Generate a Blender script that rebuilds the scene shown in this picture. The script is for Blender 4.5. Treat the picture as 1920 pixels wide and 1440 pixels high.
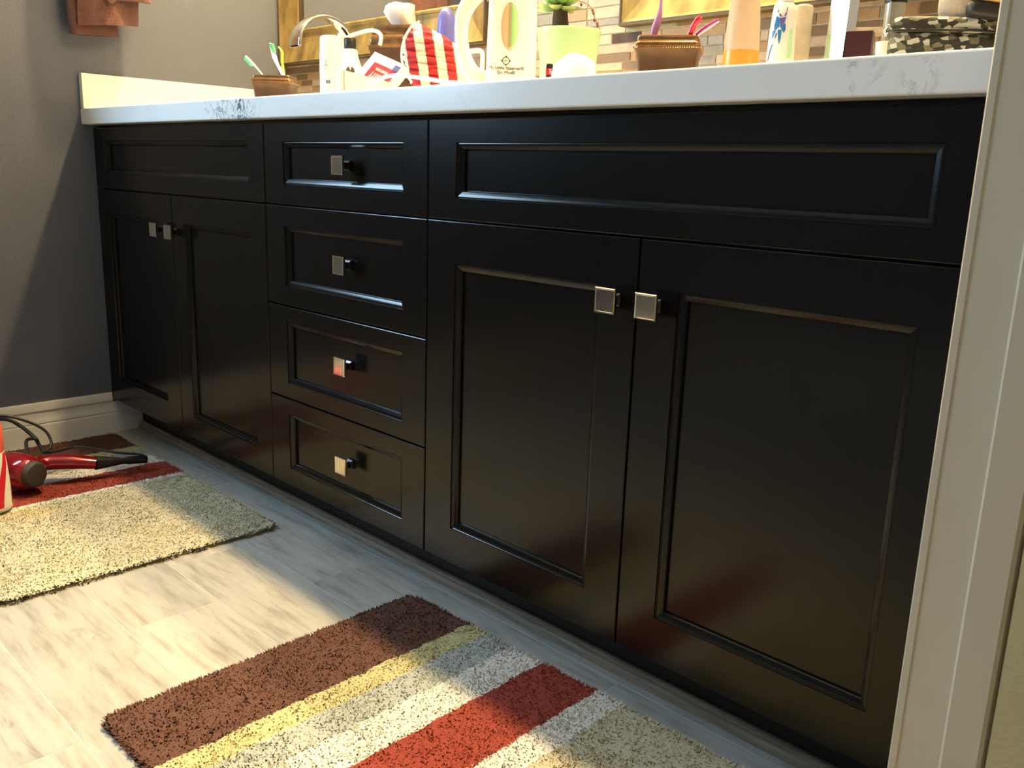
import bpy, bmesh, math, random
from mathutils import Vector, Matrix
import numpy as np
random.seed(7); rng = np.random.default_rng(7)
PI = math.pi
for o in list(bpy.data.objects): bpy.data.objects.remove(o)
SC = bpy.context.scene
COL = SC.collection

# ------------------------------------------------------------------ camera
CAM = Vector((2.6131, -0.9715, 0.7707))
RT = Vector((0.70640, 0.70706, 0.03269)); UP = Vector((-0.18513, 0.13999, 0.97269)); FW = Vector((-0.68317, 0.69316, -0.22979))
FPX = 1676.9
cd = bpy.data.cameras.new('camera'); cam = bpy.data.objects.new('camera', cd); COL.objects.link(cam)
m = Matrix.Identity(4)
for i in range(3):
    m[i][0] = RT[i]; m[i][1] = UP[i]; m[i][2] = -FW[i]; m[i][3] = CAM[i]
cam.matrix_world = m
cd.sensor_width = 36; cd.lens = 36 * FPX / 1920; cd.clip_start = 0.02
SC.camera = cam
def at(px, py, ax, val):
    d = RT * ((px - 960) / FPX) - UP * ((py - 720) / FPX) + FW
    i = 'xyz'.index(ax)
    return CAM + d * ((val - CAM[i]) / d[i])
def depth(p): return (Vector(p) - CAM).dot(FW)
def mpx(p): return depth(p) / FPX            # metres per pixel of the 1920 frame at p
def face_cam(p): return math.atan2(CAM.x - p[0], -(CAM.y - p[1]))

# ------------------------------------------------------------------ world, view, lights
w = bpy.data.worlds.new('world'); SC.world = w; w.use_nodes = True
w.node_tree.nodes['Background'].inputs[0].default_value = (0.62, 0.78, 1.0, 1)
w.node_tree.nodes['Background'].inputs[1].default_value = 0.6
SC.view_settings.view_transform = 'Standard'
try: SC.view_settings.look = 'None'
except Exception: pass
SC.view_settings.gamma = 1; SC.view_settings.use_curve_mapping = False
SC.view_settings.exposure = 0.0
WARM = (1.0, 0.72, 0.34)
CAN_W = 215.0; BULB_W = (92.0, 7.0, 7.0, 16.0, 16.0, 16.0); PANE_E = 27.0; HALL_W = 5.5
def lamp(name, kind, loc, energy, color, size=0.1, rot=(0, 0, 0), shape=None, sy=None):
    l = bpy.data.lights.new(name, kind); o = bpy.data.objects.new(name, l); COL.objects.link(o)
    l.energy = energy; l.color = color; o.location = loc; o.rotation_euler = rot
    if kind == 'AREA':
        l.shape = shape or 'DISK'; l.size = size
        if sy: l.size_y = sy
    else: l.shadow_soft_size = size
    if kind == 'SPOT': l.spot_size = math.radians(60); l.spot_blend = 0.5
    return o
CANS = [(1.12, 0.20), (1.86, 0.20)]
for x, y in CANS: lamp('can_lamp', 'SPOT', (x, y, 2.425), CAN_W, WARM, 0.045)
BULBS = [(0.36, 0.38), (0.60, 0.38), (0.84, 0.38), (1.59, 0.38), (1.83, 0.38), (2.07, 0.38)]
for (x, y), bw in zip(BULBS, BULB_W): lamp('bulb_lamp', 'POINT', (x, y, 1.98), bw, WARM, 0.03)
lamp('hall_lamp', 'AREA', (3.0, -1.6, 2.40), HALL_W, (1.0, 0.90, 0.76), 0.30)

# ------------------------------------------------------------------ materials
def newmat(name):
    mt = bpy.data.materials.new(name); mt.use_nodes = True
    nt = mt.node_tree; b = nt.nodes['Principled BSDF']
    return mt, nt, b
def N(nt, t, **kw):
    n = nt.nodes.new(t)
    for k, v in kw.items():
        if k.startswith('i_'): n.inputs[k[2:].replace('_', ' ')].default_value = v
        else: setattr(n, k, v)
    return n
def L(nt, a, ao, b, bi): nt.links.new(a.outputs[ao], b.inputs[bi])
def ramp(nt, stops, interp='LINEAR'):
    r = nt.nodes.new('ShaderNodeValToRGB'); r.color_ramp.interpolation = interp
    while len(r.color_ramp.elements) < len(stops): r.color_ramp.elements.new(0.5)
    for e, (p, c) in zip(r.color_ramp.elements, stops):
        e.position = p; e.color = (c[0], c[1], c[2], 1)
    return r
def mat(name, color, rough=0.5, metal=0.0, noise=0.0, nscale=20, bump=0.0, bscale=60, trans=0.0, ior=1.45, coat=0.0, spec=None, emit=None, estr=0, sheen=0, stretch=None, alpha=None, sss=0):
    mt, nt, b = newmat(name)
    b.inputs['Base Color'].default_value = (*color, 1); b.inputs['Roughness'].default_value = rough; b.inputs['Metallic'].default_value = metal
    b.inputs['Transmission Weight'].default_value = trans; b.inputs['IOR'].default_value = ior; b.inputs['Coat Weight'].default_value = coat
    if spec is not None: b.inputs['Specular IOR Level'].default_value = spec
    if sheen: b.inputs['Sheen Weight'].default_value = sheen
    if sss:
        b.inputs['Subsurface Weight'].default_value = sss; b.inputs['Subsurface Radius'].default_value = (.01, .01, .008)
    if emit: b.inputs['Emission Color'].default_value = (*emit, 1); b.inputs['Emission Strength'].default_value = estr
    tc = N(nt, 'ShaderNodeTexCoord'); src = tc
    out = 'Object'
    if stretch:
        mp = N(nt, 'ShaderNodeMapping'); mp.inputs['Scale'].default_value = stretch; L(nt, tc, 'Object', mp, 'Vector'); src = mp; out = 'Vector'
    if noise:
        n = N(nt, 'ShaderNodeTexNoise', i_Scale=nscale, i_Detail=4.0); L(nt, src, out, n, 'Vector')
        r = ramp(nt, [(0.25, [max(0, c * (1 - noise)) for c in color]), (0.75, [min(1, c * (1 + noise)) for c in color])])
        L(nt, n, 'Fac', r, 'Fac'); L(nt, r, 'Color', b, 'Base Color')
    if bump:
        n2 = N(nt, 'ShaderNodeTexNoise', i_Scale=bscale, i_Detail=3.0); L(nt, src, out, n2, 'Vector')
        bp = N(nt, 'ShaderNodeBump', i_Strength=bump, i_Distance=0.002); L(nt, n2, 'Fac', bp, 'Height'); L(nt, bp, 'Normal', b, 'Normal')
    return mt
M = {}
M['wall'] = mat('wall_paint', (0.118, 0.132, 0.172), 0.75, noise=0.03, nscale=6, bump=0.45, bscale=170)
M['wall_hall'] = mat('hall_paint', (0.52, 0.46, 0.27), 0.8, bump=0.3, bscale=170)
M['ceiling'] = mat('ceiling_paint', (0.55, 0.54, 0.52), 0.9, bump=0.3, bscale=120)
M['trim'] = mat('trim_paint', (0.78, 0.77, 0.73), 0.38, noise=0.02, nscale=15, bump=0.1, bscale=30)
M['jamb'] = mat('cream_trim_hall_cast', (0.56, 0.51, 0.40), 0.34, noise=0.02, nscale=15, bump=0.1, bscale=30)  # cream off-white trim, the hall light's yellow cast mixed into its colour
M['grout_floor'] = mat('floor_grout', (0.52, 0.505, 0.46), 0.9, noise=0.08)
M['grout'] = mat('wall_grout', (0.46, 0.41, 0.34), 0.9, noise=0.06, nscale=80)
M['espresso'] = mat('espresso_lacquer', (0.0045, 0.0037, 0.0032), 0.20, noise=0.12, nscale=3, bump=0.01, bscale=220, spec=0.37)
M['toe'] = mat('toe_kick_board', (0.006, 0.0055, 0.005), 0.55, noise=0.2)
M['chrome'] = mat('chrome', (0.82, 0.82, 0.80), 0.06, 1.0, noise=0.02, nscale=8)
M['nickel'] = mat('polished_nickel', (0.80, 0.77, 0.70), 0.09, 1.0, noise=0.03, nscale=30)
M['knob_stem'] = mat('dark_nickel', (0.16, 0.15, 0.15), 0.25, 1.0)
M['white_plastic'] = mat('white_plastic', (0.80, 0.80, 0.77), 0.35, noise=0.01, nscale=10)
M['cream_plastic'] = mat('cream_plastic', (0.80, 0.77, 0.66), 0.4, noise=0.02, nscale=10)
M['white_card'] = mat('white_card', (0.80, 0.78, 0.72), 0.6, noise=0.02)
M['tissue'] = mat('tissue_paper', (0.84, 0.83, 0.80), 0.9, bump=0.2, bscale=200)
M['black_plastic'] = mat('black_plastic', (0.012, 0.012, 0.014), 0.4, noise=0.1)
M['bronze'] = mat('oiled_bronze', (0.085, 0.048, 0.030), 0.40, 0.6, noise=0.3, nscale=30, bump=0.1, bscale=80)
M['bronze_light'] = mat('rubbed_bronze_rim', (0.26, 0.145, 0.065), 0.30, 0.85, noise=0.25, nscale=60)
M['navy_print'] = mat('navy_print', (0.03, 0.05, 0.20), 0.5)
M['brown_print'] = mat('brown_print', (0.035, 0.022, 0.015), 0.5)
M['white_print'] = mat('white_print', (0.85, 0.84, 0.80), 0.5)
M['red_print'] = mat('red_print', (0.62, 0.012, 0.035), 0.4, noise=0.05)
M['pink_strip'] = mat('pink_strip', (0.60, 0.36, 0.27), 0.6)
M['periwinkle'] = mat('periwinkle_plastic', (0.125, 0.13, 0.48), 0.35, noise=0.03)
M['pot'] = mat('lime_ceramic', (0.36, 0.54, 0.32), 0.3, noise=0.04, nscale=8)
M['soil'] = mat('potting_soil', (0.05, 0.03, 0.02), 0.95, noise=0.4, nscale=120, bump=0.8, bscale=200)
M['bark'] = mat('succulent_bark', (0.07, 0.045, 0.03), 0.8, noise=0.4, nscale=60, bump=0.6, bscale=100)
M['stalk'] = mat('dry_flower_stalk', (0.25, 0.09, 0.07), 0.7, noise=0.3, nscale=90)
M['green_bristle'] = mat('green_bristles', (0.10, 0.62, 0.22), 0.6, noise=0.1, nscale=200)
M['lime_plastic'] = mat('lime_plastic', (0.52, 0.70, 0.10), 0.35)
M['purple_plastic'] = mat('purple_plastic', (0.50, 0.24, 0.55), 0.35, noise=0.05)
M['red_plastic'] = mat('clear_red_plastic', (0.72, 0.01, 0.06), 0.15, noise=0.15, nscale=90, coat=0.5)
M['violet_plastic'] = mat('violet_plastic', (0.30, 0.02, 0.28), 0.3)
M['amber'] = mat('translucent_plastic', (0.90, 0.74, 0.58), 0.30, trans=0.55, noise=0.08, nscale=25, ior=1.2)
M['orange_soap'] = mat('orange_soap', (0.90, 0.33, 0.05), 0.3, noise=0.05, sss=0.2)
M['frost'] = mat('frosted_jar', (0.62, 0.56, 0.46), 0.45, trans=0.35, noise=0.2, nscale=60, bump=0.6, bscale=120)
M['acrylic'] = mat('clear_acrylic', (0.92, 0.92, 0.90), 0.05, trans=0.95, ior=1.2, noise=0.01)
M['maroon_gloss'] = mat('maroon_lacquer', (0.060, 0.022, 0.024), 0.16, noise=0.2, nscale=18, coat=0.3)
M['grey_metal'] = mat('brushed_grey_metal', (0.40, 0.39, 0.34), 0.35, 0.6, noise=0.1, nscale=20)
M['mint'] = mat('mint_print', (0.45, 0.75, 0.42), 0.5)
M['blue_print'] = mat('blue_print', (0.03, 0.18, 0.50), 0.4)
M['purple_print'] = mat('purple_print', (0.16, 0.10, 0.42), 0.4)
M['fleece'] = mat('cream_fleece', (0.60, 0.50, 0.38), 0.95, noise=0.35, nscale=25, bump=0.9, bscale=140)
M['grey_fleece'] = mat('grey_felt', (0.30, 0.28, 0.23), 0.95, noise=0.2, nscale=40, bump=0.5, bscale=140)
M['gold_cloth'] = mat('gold_leather', (0.55, 0.36, 0.12), 0.5, noise=0.15)
M['black_leather'] = mat('black_leather', (0.015, 0.013, 0.012), 0.5, bump=0.3, bscale=150)
M['dryer_red'] = mat('metallic_red_plastic', (0.24, 0.003, 0.008), 0.14, noise=0.05, coat=1.0, metal=0.35)
M['dryer_black'] = mat('soft_black_rubber', (0.012, 0.011, 0.011), 0.45, noise=0.1)
M['grille'] = mat('dark_grille', (0.035, 0.028, 0.026), 0.5, bump=1.0, bscale=400)
M['coral'] = mat('coral_plastic', (0.78, 0.13, 0.09), 0.4, noise=0.15, nscale=30)
M['towel'] = mat('rust_terry', (0.125, 0.052, 0.042), 0.95, noise=0.15, nscale=60, bump=1.0, bscale=350, sheen=0.15)
M['backing'] = mat('rug_backing', (0.42, 0.36, 0.25), 0.9, noise=0.1, nscale=100)
M['cord_white'] = mat('white_cord', (0.80, 0.78, 0.70), 0.45)
M['shoe'] = mat('weathered_shoe_moulding', (0.26, 0.215, 0.155), 0.5, noise=0.35, nscale=9, stretch=(1.5, 20, 20))
M['porcelain'] = mat('white_porcelain', (0.82, 0.82, 0.80), 0.12)
M['mirror'] = mat('mirror_silver', (0.88, 0.88, 0.86), 0.01, 1.0)
M['frame_dark'] = mat('dark_frame_edge', (0.05, 0.035, 0.02), 0.45, noise=0.3, nscale=30)
M['lens'] = mat('lamp_glass', (0.9, 0.85, 0.75), 0.4, emit=(1.0, 0.72, 0.42), estr=6)
M['pane'] = mat('daylit_frosted_pane', (0.7, 0.8, 0.9), 0.4, emit=(0.46, 0.74, 1.0), estr=PANE_E)
M['ring_dark'] = mat('dark_lip_balm', (0.02, 0.015, 0.015), 0.3)

def gold_mat():
    mt, nt, b = newmat('antique_gold_leaf')
    tc = N(nt, 'ShaderNodeTexCoord'); mp = N(nt, 'ShaderNodeMapping'); mp.inputs['Scale'].default_value = (12, 12, 5); L(nt, tc, 'Object', mp, 'Vector')
    n = N(nt, 'ShaderNodeTexNoise', i_Scale=2.0, i_Detail=6.0); L(nt, mp, 'Vector', n, 'Vector')
    r = ramp(nt, [(0.30, (0.20, 0.15, 0.07)), (0.50, (0.42, 0.30, 0.11)), (0.72, (0.58, 0.44, 0.18))]); L(nt, n, 'Fac', r, 'Fac'); L(nt, r, 'Color', b, 'Base Color')
    b.inputs['Metallic'].default_value = 0.55; b.inputs['Roughness'].default_value = 0.38
    bp = N(nt, 'ShaderNodeBump', i_Strength=0.15, i_Distance=0.002); L(nt, n, 'Fac', bp, 'Height'); L(nt, bp, 'Normal', b, 'Normal')
    return mt
M['gold'] = gold_mat()
def quartz():
    mt, nt, b = newmat('white_quartz')
    tc = N(nt, 'ShaderNodeTexCoord')
    n0 = N(nt, 'ShaderNodeTexNoise', i_Scale=9.0, i_Detail=5.0, i_Roughness=0.7); L(nt, tc, 'Object', n0, 'Vector')
    mpn = N(nt, 'ShaderNodeMapping'); mpn.inputs['Scale'].default_value = (34, 34, 26); mpn.inputs['Rotation'].default_value = (0, 0.7, 0); L(nt, tc, 'Object', mpn, 'Vector')
    n = N(nt, 'ShaderNodeTexNoise', i_Scale=1.0, i_Detail=8.0, i_Roughness=0.65, i_Distortion=0.9); L(nt, mpn, 'Vector', n, 'Vector')
    v = ramp(nt, [(0.470, (0, 0, 0)), (0.498, (1, 1, 1)), (0.502, (1, 1, 1)), (0.530, (0, 0, 0))]); L(nt, n, 'Fac', v, 'Fac')
    last = None
    for (c, rad, st) in ((at(432, 203, 'y', -.028), 0.13, 1.0), (at(1600, 112, 'y', -.028), 0.008, 0.35), (at(1650, 124, 'y', -.028), 0.016, 0.2), (at(1726, 138, 'y', -.028), 0.028, 0.2), (at(870, 178, 'y', -.028), 0.02, 0.35), (Vector((1.2, .3, .9)), 0.16, 0.7)):
        mp = N(nt, 'ShaderNodeMapping'); mp.vector_type = 'POINT'
        mp.inputs['Scale'].default_value = (1 / rad, 1 / .3, 1 / .06); mp.inputs['Location'].default_value = (-c.x / rad, -c.y / .3, -c.z / .06)
        L(nt, tc, 'Object', mp, 'Vector')
        g = N(nt, 'ShaderNodeTexGradient', gradient_type='SPHERICAL'); L(nt, mp, 'Vector', g, 'Vector')
        mu = N(nt, 'ShaderNodeMath', operation='MULTIPLY'); L(nt, g, 'Fac', mu, 0); mu.inputs[1].default_value = st * 2.2
        if last:
            a = N(nt, 'ShaderNodeMath', operation='MAXIMUM'); L(nt, last, 'Value', a, 0); L(nt, mu, 'Value', a, 1); last = a
        else: last = mu
    mm = N(nt, 'ShaderNodeMath', operation='MULTIPLY', use_clamp=True); L(nt, last, 'Value', mm, 0); L(nt, v, 'Color', mm, 1)
    m2 = N(nt, 'ShaderNodeMath', operation='MULTIPLY', use_clamp=True); L(nt, mm, 'Value', m2, 0)
    r0 = ramp(nt, [(0.42, (0, 0, 0)), (0.56, (1, 1, 1))]); L(nt, n0, 'Fac', r0, 'Fac'); L(nt, r0, 'Color', m2, 1)
    mix = N(nt, 'ShaderNodeMix', data_type='RGBA'); mix.inputs['A'].default_value = (0.86, 0.86, 0.84, 1); mix.inputs['B'].default_value = (0.10, 0.10, 0.12, 1)
    L(nt, m2, 'Value', mix, 'Factor'); L(nt, mix, 'Result', b, 'Base Color'); b.inputs['Roughness'].default_value = 0.22
    return mt
M['quartz'] = quartz()
def plank_mat():
    mt, nt, b = newmat('whitewashed_plank_tile')
    tc = N(nt, 'ShaderNodeTexCoord'); oi = N(nt, 'ShaderNodeObjectInfo')
    add = N(nt, 'ShaderNodeVectorMath', operation='ADD'); L(nt, tc, 'Object', add, 0)
    sc = N(nt, 'ShaderNodeVectorMath', operation='SCALE'); L(nt, oi, 'Location', sc, 0); sc.inputs['Scale'].default_value = 7.3; L(nt, sc, 'Vector', add, 1)
    mp = N(nt, 'ShaderNodeMapping'); mp.inputs['Scale'].default_value = (4.0, 30, 1); L(nt, add, 'Vector', mp, 'Vector')
    n = N(nt, 'ShaderNodeTexNoise', i_Scale=1.6, i_Detail=8.0, i_Roughness=0.62, i_Distortion=0.15); L(nt, mp, 'Vector', n, 'Vector')
    r = ramp(nt, [(0.26, (0.22, 0.20, 0.165)), (0.38, (0.32, 0.30, 0.26)), (0.52, (0.425, 0.41, 0.37)), (0.8, (0.50, 0.485, 0.44))]); L(nt, n, 'Fac', r, 'Fac')
    mp2 = N(nt, 'ShaderNodeMapping'); mp2.inputs['Scale'].default_value = (5, 11, 1); L(nt, add, 'Vector', mp2, 'Vector')
    n2 = N(nt, 'ShaderNodeTexNoise', i_Scale=1.3, i_Detail=6.0, i_Roughness=0.6, i_Distortion=0.5); L(nt, mp2, 'Vector', n2, 'Vector')
    r2 = ramp(nt, [(0.62, (1, 1, 1)), (0.70, (0.62, 0.56, 0.47)), (0.80, (0.42, 0.36, 0.28))]); L(nt, n2, 'Fac', r2, 'Fac')
    mx = N(nt, 'ShaderNodeMix', data_type='RGBA', blend_type='MULTIPLY'); mx.inputs['Factor'].default_value = 0.85
    L(nt, r, 'Color', mx, 'A'); L(nt, r2, 'Color', mx, 'B')
    hv = N(nt, 'ShaderNodeHueSaturation'); L(nt, mx, 'Result', hv, 'Color')
    mr = N(nt, 'ShaderNodeMapRange'); mr.inputs['To Min'].default_value = 0.92; mr.inputs['To Max'].default_value = 1.05; L(nt, oi, 'Random', mr, 'Value'); L(nt, mr, 'Result', hv, 'Value')
    L(nt, hv, 'Color', b, 'Base Color'); b.inputs['Roughness'].default_value = 0.42
    bp = N(nt, 'ShaderNodeBump', i_Strength=0.12, i_Distance=0.002); L(nt, n, 'Fac', bp, 'Height'); L(nt, bp, 'Normal', b, 'Normal')
    return mt
M['plank'] = plank_mat()
def brick_mat(name, c, metal=0, rough=0.4, var=0.25):
    mt, nt, b = newmat(name)
    tc = N(nt, 'ShaderNodeTexCoord'); oi = N(nt, 'ShaderNodeObjectInfo')
    add = N(nt, 'ShaderNodeVectorMath', operation='ADD'); L(nt, tc, 'Object', add, 0); L(nt, oi, 'Location', add, 1)
    n = N(nt, 'ShaderNodeTexNoise', i_Scale=55.0, i_Detail=6.0, i_Roughness=0.65, i_Distortion=0.8); L(nt, add, 'Vector', n, 'Vector')
    r = ramp(nt, [(0.25, [k * (1 - var) for k in c]), (0.55, c), (0.78, [min(1, k * (1 + var * .6)) for k in c])]); L(nt, n, 'Fac', r, 'Fac')
    L(nt, r, 'Color', b, 'Base Color'); b.inputs['Roughness'].default_value = rough; b.inputs['Specular IOR Level'].default_value = 0.25
    bp = N(nt, 'ShaderNodeBump', i_Strength=0.2, i_Distance=0.001); L(nt, n, 'Fac', bp, 'Height'); L(nt, bp, 'Normal', b, 'Normal')
    return mt
BR = [brick_mat('beige_marble_brick', (0.40, 0.33, 0.26)), brick_mat('taupe_stone_brick', (0.16, 0.11, 0.065)), brick_mat('tan_stone_brick', (0.30, 0.20, 0.105)),
      brick_mat('sage_grey_brick', (0.22, 0.21, 0.165), rough=0.35), brick_mat('grey_marble_brick', (0.27, 0.25, 0.24), var=0.5), brick_mat('dark_emperador_brick', (0.06, 0.035, 0.025), rough=0.5, var=0.6), brick_mat('pink_beige_brick', (0.38, 0.29, 0.235))]
def stripes_cloth():
    mt, nt, b = newmat('red_cream_striped_cotton')
    tc = N(nt, 'ShaderNodeTexCoord'); sp = N(nt, 'ShaderNodeSeparateXYZ'); L(nt, tc, 'Object', sp, 'Vector')
    n = N(nt, 'ShaderNodeTexNoise', i_Scale=160.0, i_Detail=2.0); L(nt, tc, 'Object', n, 'Vector')
    m1 = N(nt, 'ShaderNodeMath', operation='MULTIPLY_ADD'); L(nt, sp, 'Z', m1, 0); m1.inputs[1].default_value = 0.17; L(nt, sp, 'X', m1, 2)
    m3 = N(nt, 'ShaderNodeMath', operation='MULTIPLY_ADD'); L(nt, n, 'Fac', m3, 0); m3.inputs[1].default_value = 0.0035; L(nt, m1, 'Value', m3, 2)
    m2 = N(nt, 'ShaderNodeMath', operation='MULTIPLY_ADD'); L(nt, m3, 'Value', m2, 0); m2.inputs[1].default_value = 1 / 0.0355; m2.inputs[2].default_value = 10.46
    fr = N(nt, 'ShaderNodeMath', operation='FRACT'); L(nt, m2, 'Value', fr, 0)
    r = ramp(nt, [(0, (0.72, 0.62, 0.50)), (0.5, (0.33, 0.012, 0.018))], 'CONSTANT'); L(nt, fr, 'Value', r, 'Fac')
    L(nt, r, 'Color', b, 'Base Color'); b.inputs['Roughness'].default_value = 0.85
    bp = N(nt, 'ShaderNodeBump', i_Strength=0.3, i_Distance=0.001); L(nt, n, 'Fac', bp, 'Height'); L(nt, bp, 'Normal', b, 'Normal')
    return mt
M['stripes'] = stripes_cloth()
def woven():
    mt, nt, b = newmat('black_white_woven')
    tc = N(nt, 'ShaderNodeTexCoord'); mp = N(nt, 'ShaderNodeMapping'); mp.inputs['Rotation'].default_value = (0, 0.35, 0.5); mp.inputs['Scale'].default_value = (110, 110, 190); L(nt, tc, 'Object', mp, 'Vector')
    n = N(nt, 'ShaderNodeTexVoronoi', i_Scale=1.15, i_Randomness=0.55); L(nt, mp, 'Vector', n, 'Vector')
    sp = N(nt, 'ShaderNodeSeparateColor'); L(nt, n, 'Color', sp, 'Color')
    r = ramp(nt, [(0, (0.03, 0.028, 0.018)), (0.52, (0.52, 0.50, 0.42)), (0.8, (0.16, 0.15, 0.09))], 'CONSTANT'); L(nt, sp, 'Red', r, 'Fac'); L(nt, r, 'Color', b, 'Base Color')
    b.inputs['Roughness'].default_value = 0.7
    bp = N(nt, 'ShaderNodeBump', i_Strength=0.5, i_Distance=0.002); L(nt, n, 'Distance', bp, 'Height'); L(nt, bp, 'Normal', b, 'Normal')
    return mt
M['woven'] = woven()
def leaf_mat():
    mt, nt, b = newmat('succulent_leaf')
    tc = N(nt, 'ShaderNodeTexCoord'); sp = N(nt, 'ShaderNodeSeparateXYZ'); L(nt, tc, 'Generated', sp, 'Vector')
    r = ramp(nt, [(0.0, (0.20, 0.36, 0.13)), (0.6, (0.26, 0.44, 0.20)), (0.88, (0.45, 0.52, 0.18)), (1.0, (0.72, 0.60, 0.14))]); L(nt, sp, 'X', r, 'Fac')
    n = N(nt, 'ShaderNodeTexNoise', i_Scale=60.0); L(nt, tc, 'Object', n, 'Vector')
    mx = N(nt, 'ShaderNodeMix', data_type='RGBA', blend_type='SOFT_LIGHT'); mx.inputs['Factor'].default_value = 0.5; L(nt, r, 'Color', mx, 'A'); L(nt, n, 'Color', mx, 'B')
    L(nt, mx, 'Result', b, 'Base Color'); b.inputs['Roughness'].default_value = 0.4
    return mt
M['leaf'] = leaf_mat()
def attr_mat(name, rough=0.95):
    mt, nt, b = newmat(name); a = N(nt, 'ShaderNodeAttribute', attribute_name='col'); L(nt, a, 'Color', b, 'Base Color'); b.inputs['Roughness'].default_value = rough
    b.inputs['Specular IOR Level'].default_value = 0.1
    g = N(nt, 'ShaderNodeNewGeometry'); sc = N(nt, 'ShaderNodeVectorMath', operation='SCALE'); L(nt, g, 'Normal', sc, 0); sc.inputs['Scale'].default_value = 0.45
    ad = N(nt, 'ShaderNodeVectorMath', operation='ADD'); L(nt, sc, 'Vector', ad, 0); ad.inputs[1].default_value = (0, 0, 0.9)
    nm = N(nt, 'ShaderNodeVectorMath', operation='NORMALIZE'); L(nt, ad, 'Vector', nm, 0); L(nt, nm, 'Vector', b, 'Normal')
    return mt
M['pile'] = attr_mat('rug_pile')
def tank_mat():
    mt, nt, b = newmat('steamer_tank_window')
    tc = N(nt, 'ShaderNodeTexCoord'); sp = N(nt, 'ShaderNodeSeparateXYZ'); L(nt, tc, 'Generated', sp, 'Vector')
    r = ramp(nt, [(0.0, (0.66, 0.36, 0.22)), (0.38, (0.62, 0.40, 0.24)), (0.45, (0.30, 0.26, 0.16)), (0.60, (0.32, 0.34, 0.18)), (0.68, (0.25, 0.60, 0.22)), (1.0, (0.50, 0.66, 0.36))]); L(nt, sp, 'X', r, 'Fac')
    L(nt, r, 'Color', b, 'Base Color'); b.inputs['Roughness'].default_value = 0.12; b.inputs['Coat Weight'].default_value = 1
    return mt
M['tank'] = tank_mat()

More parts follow.
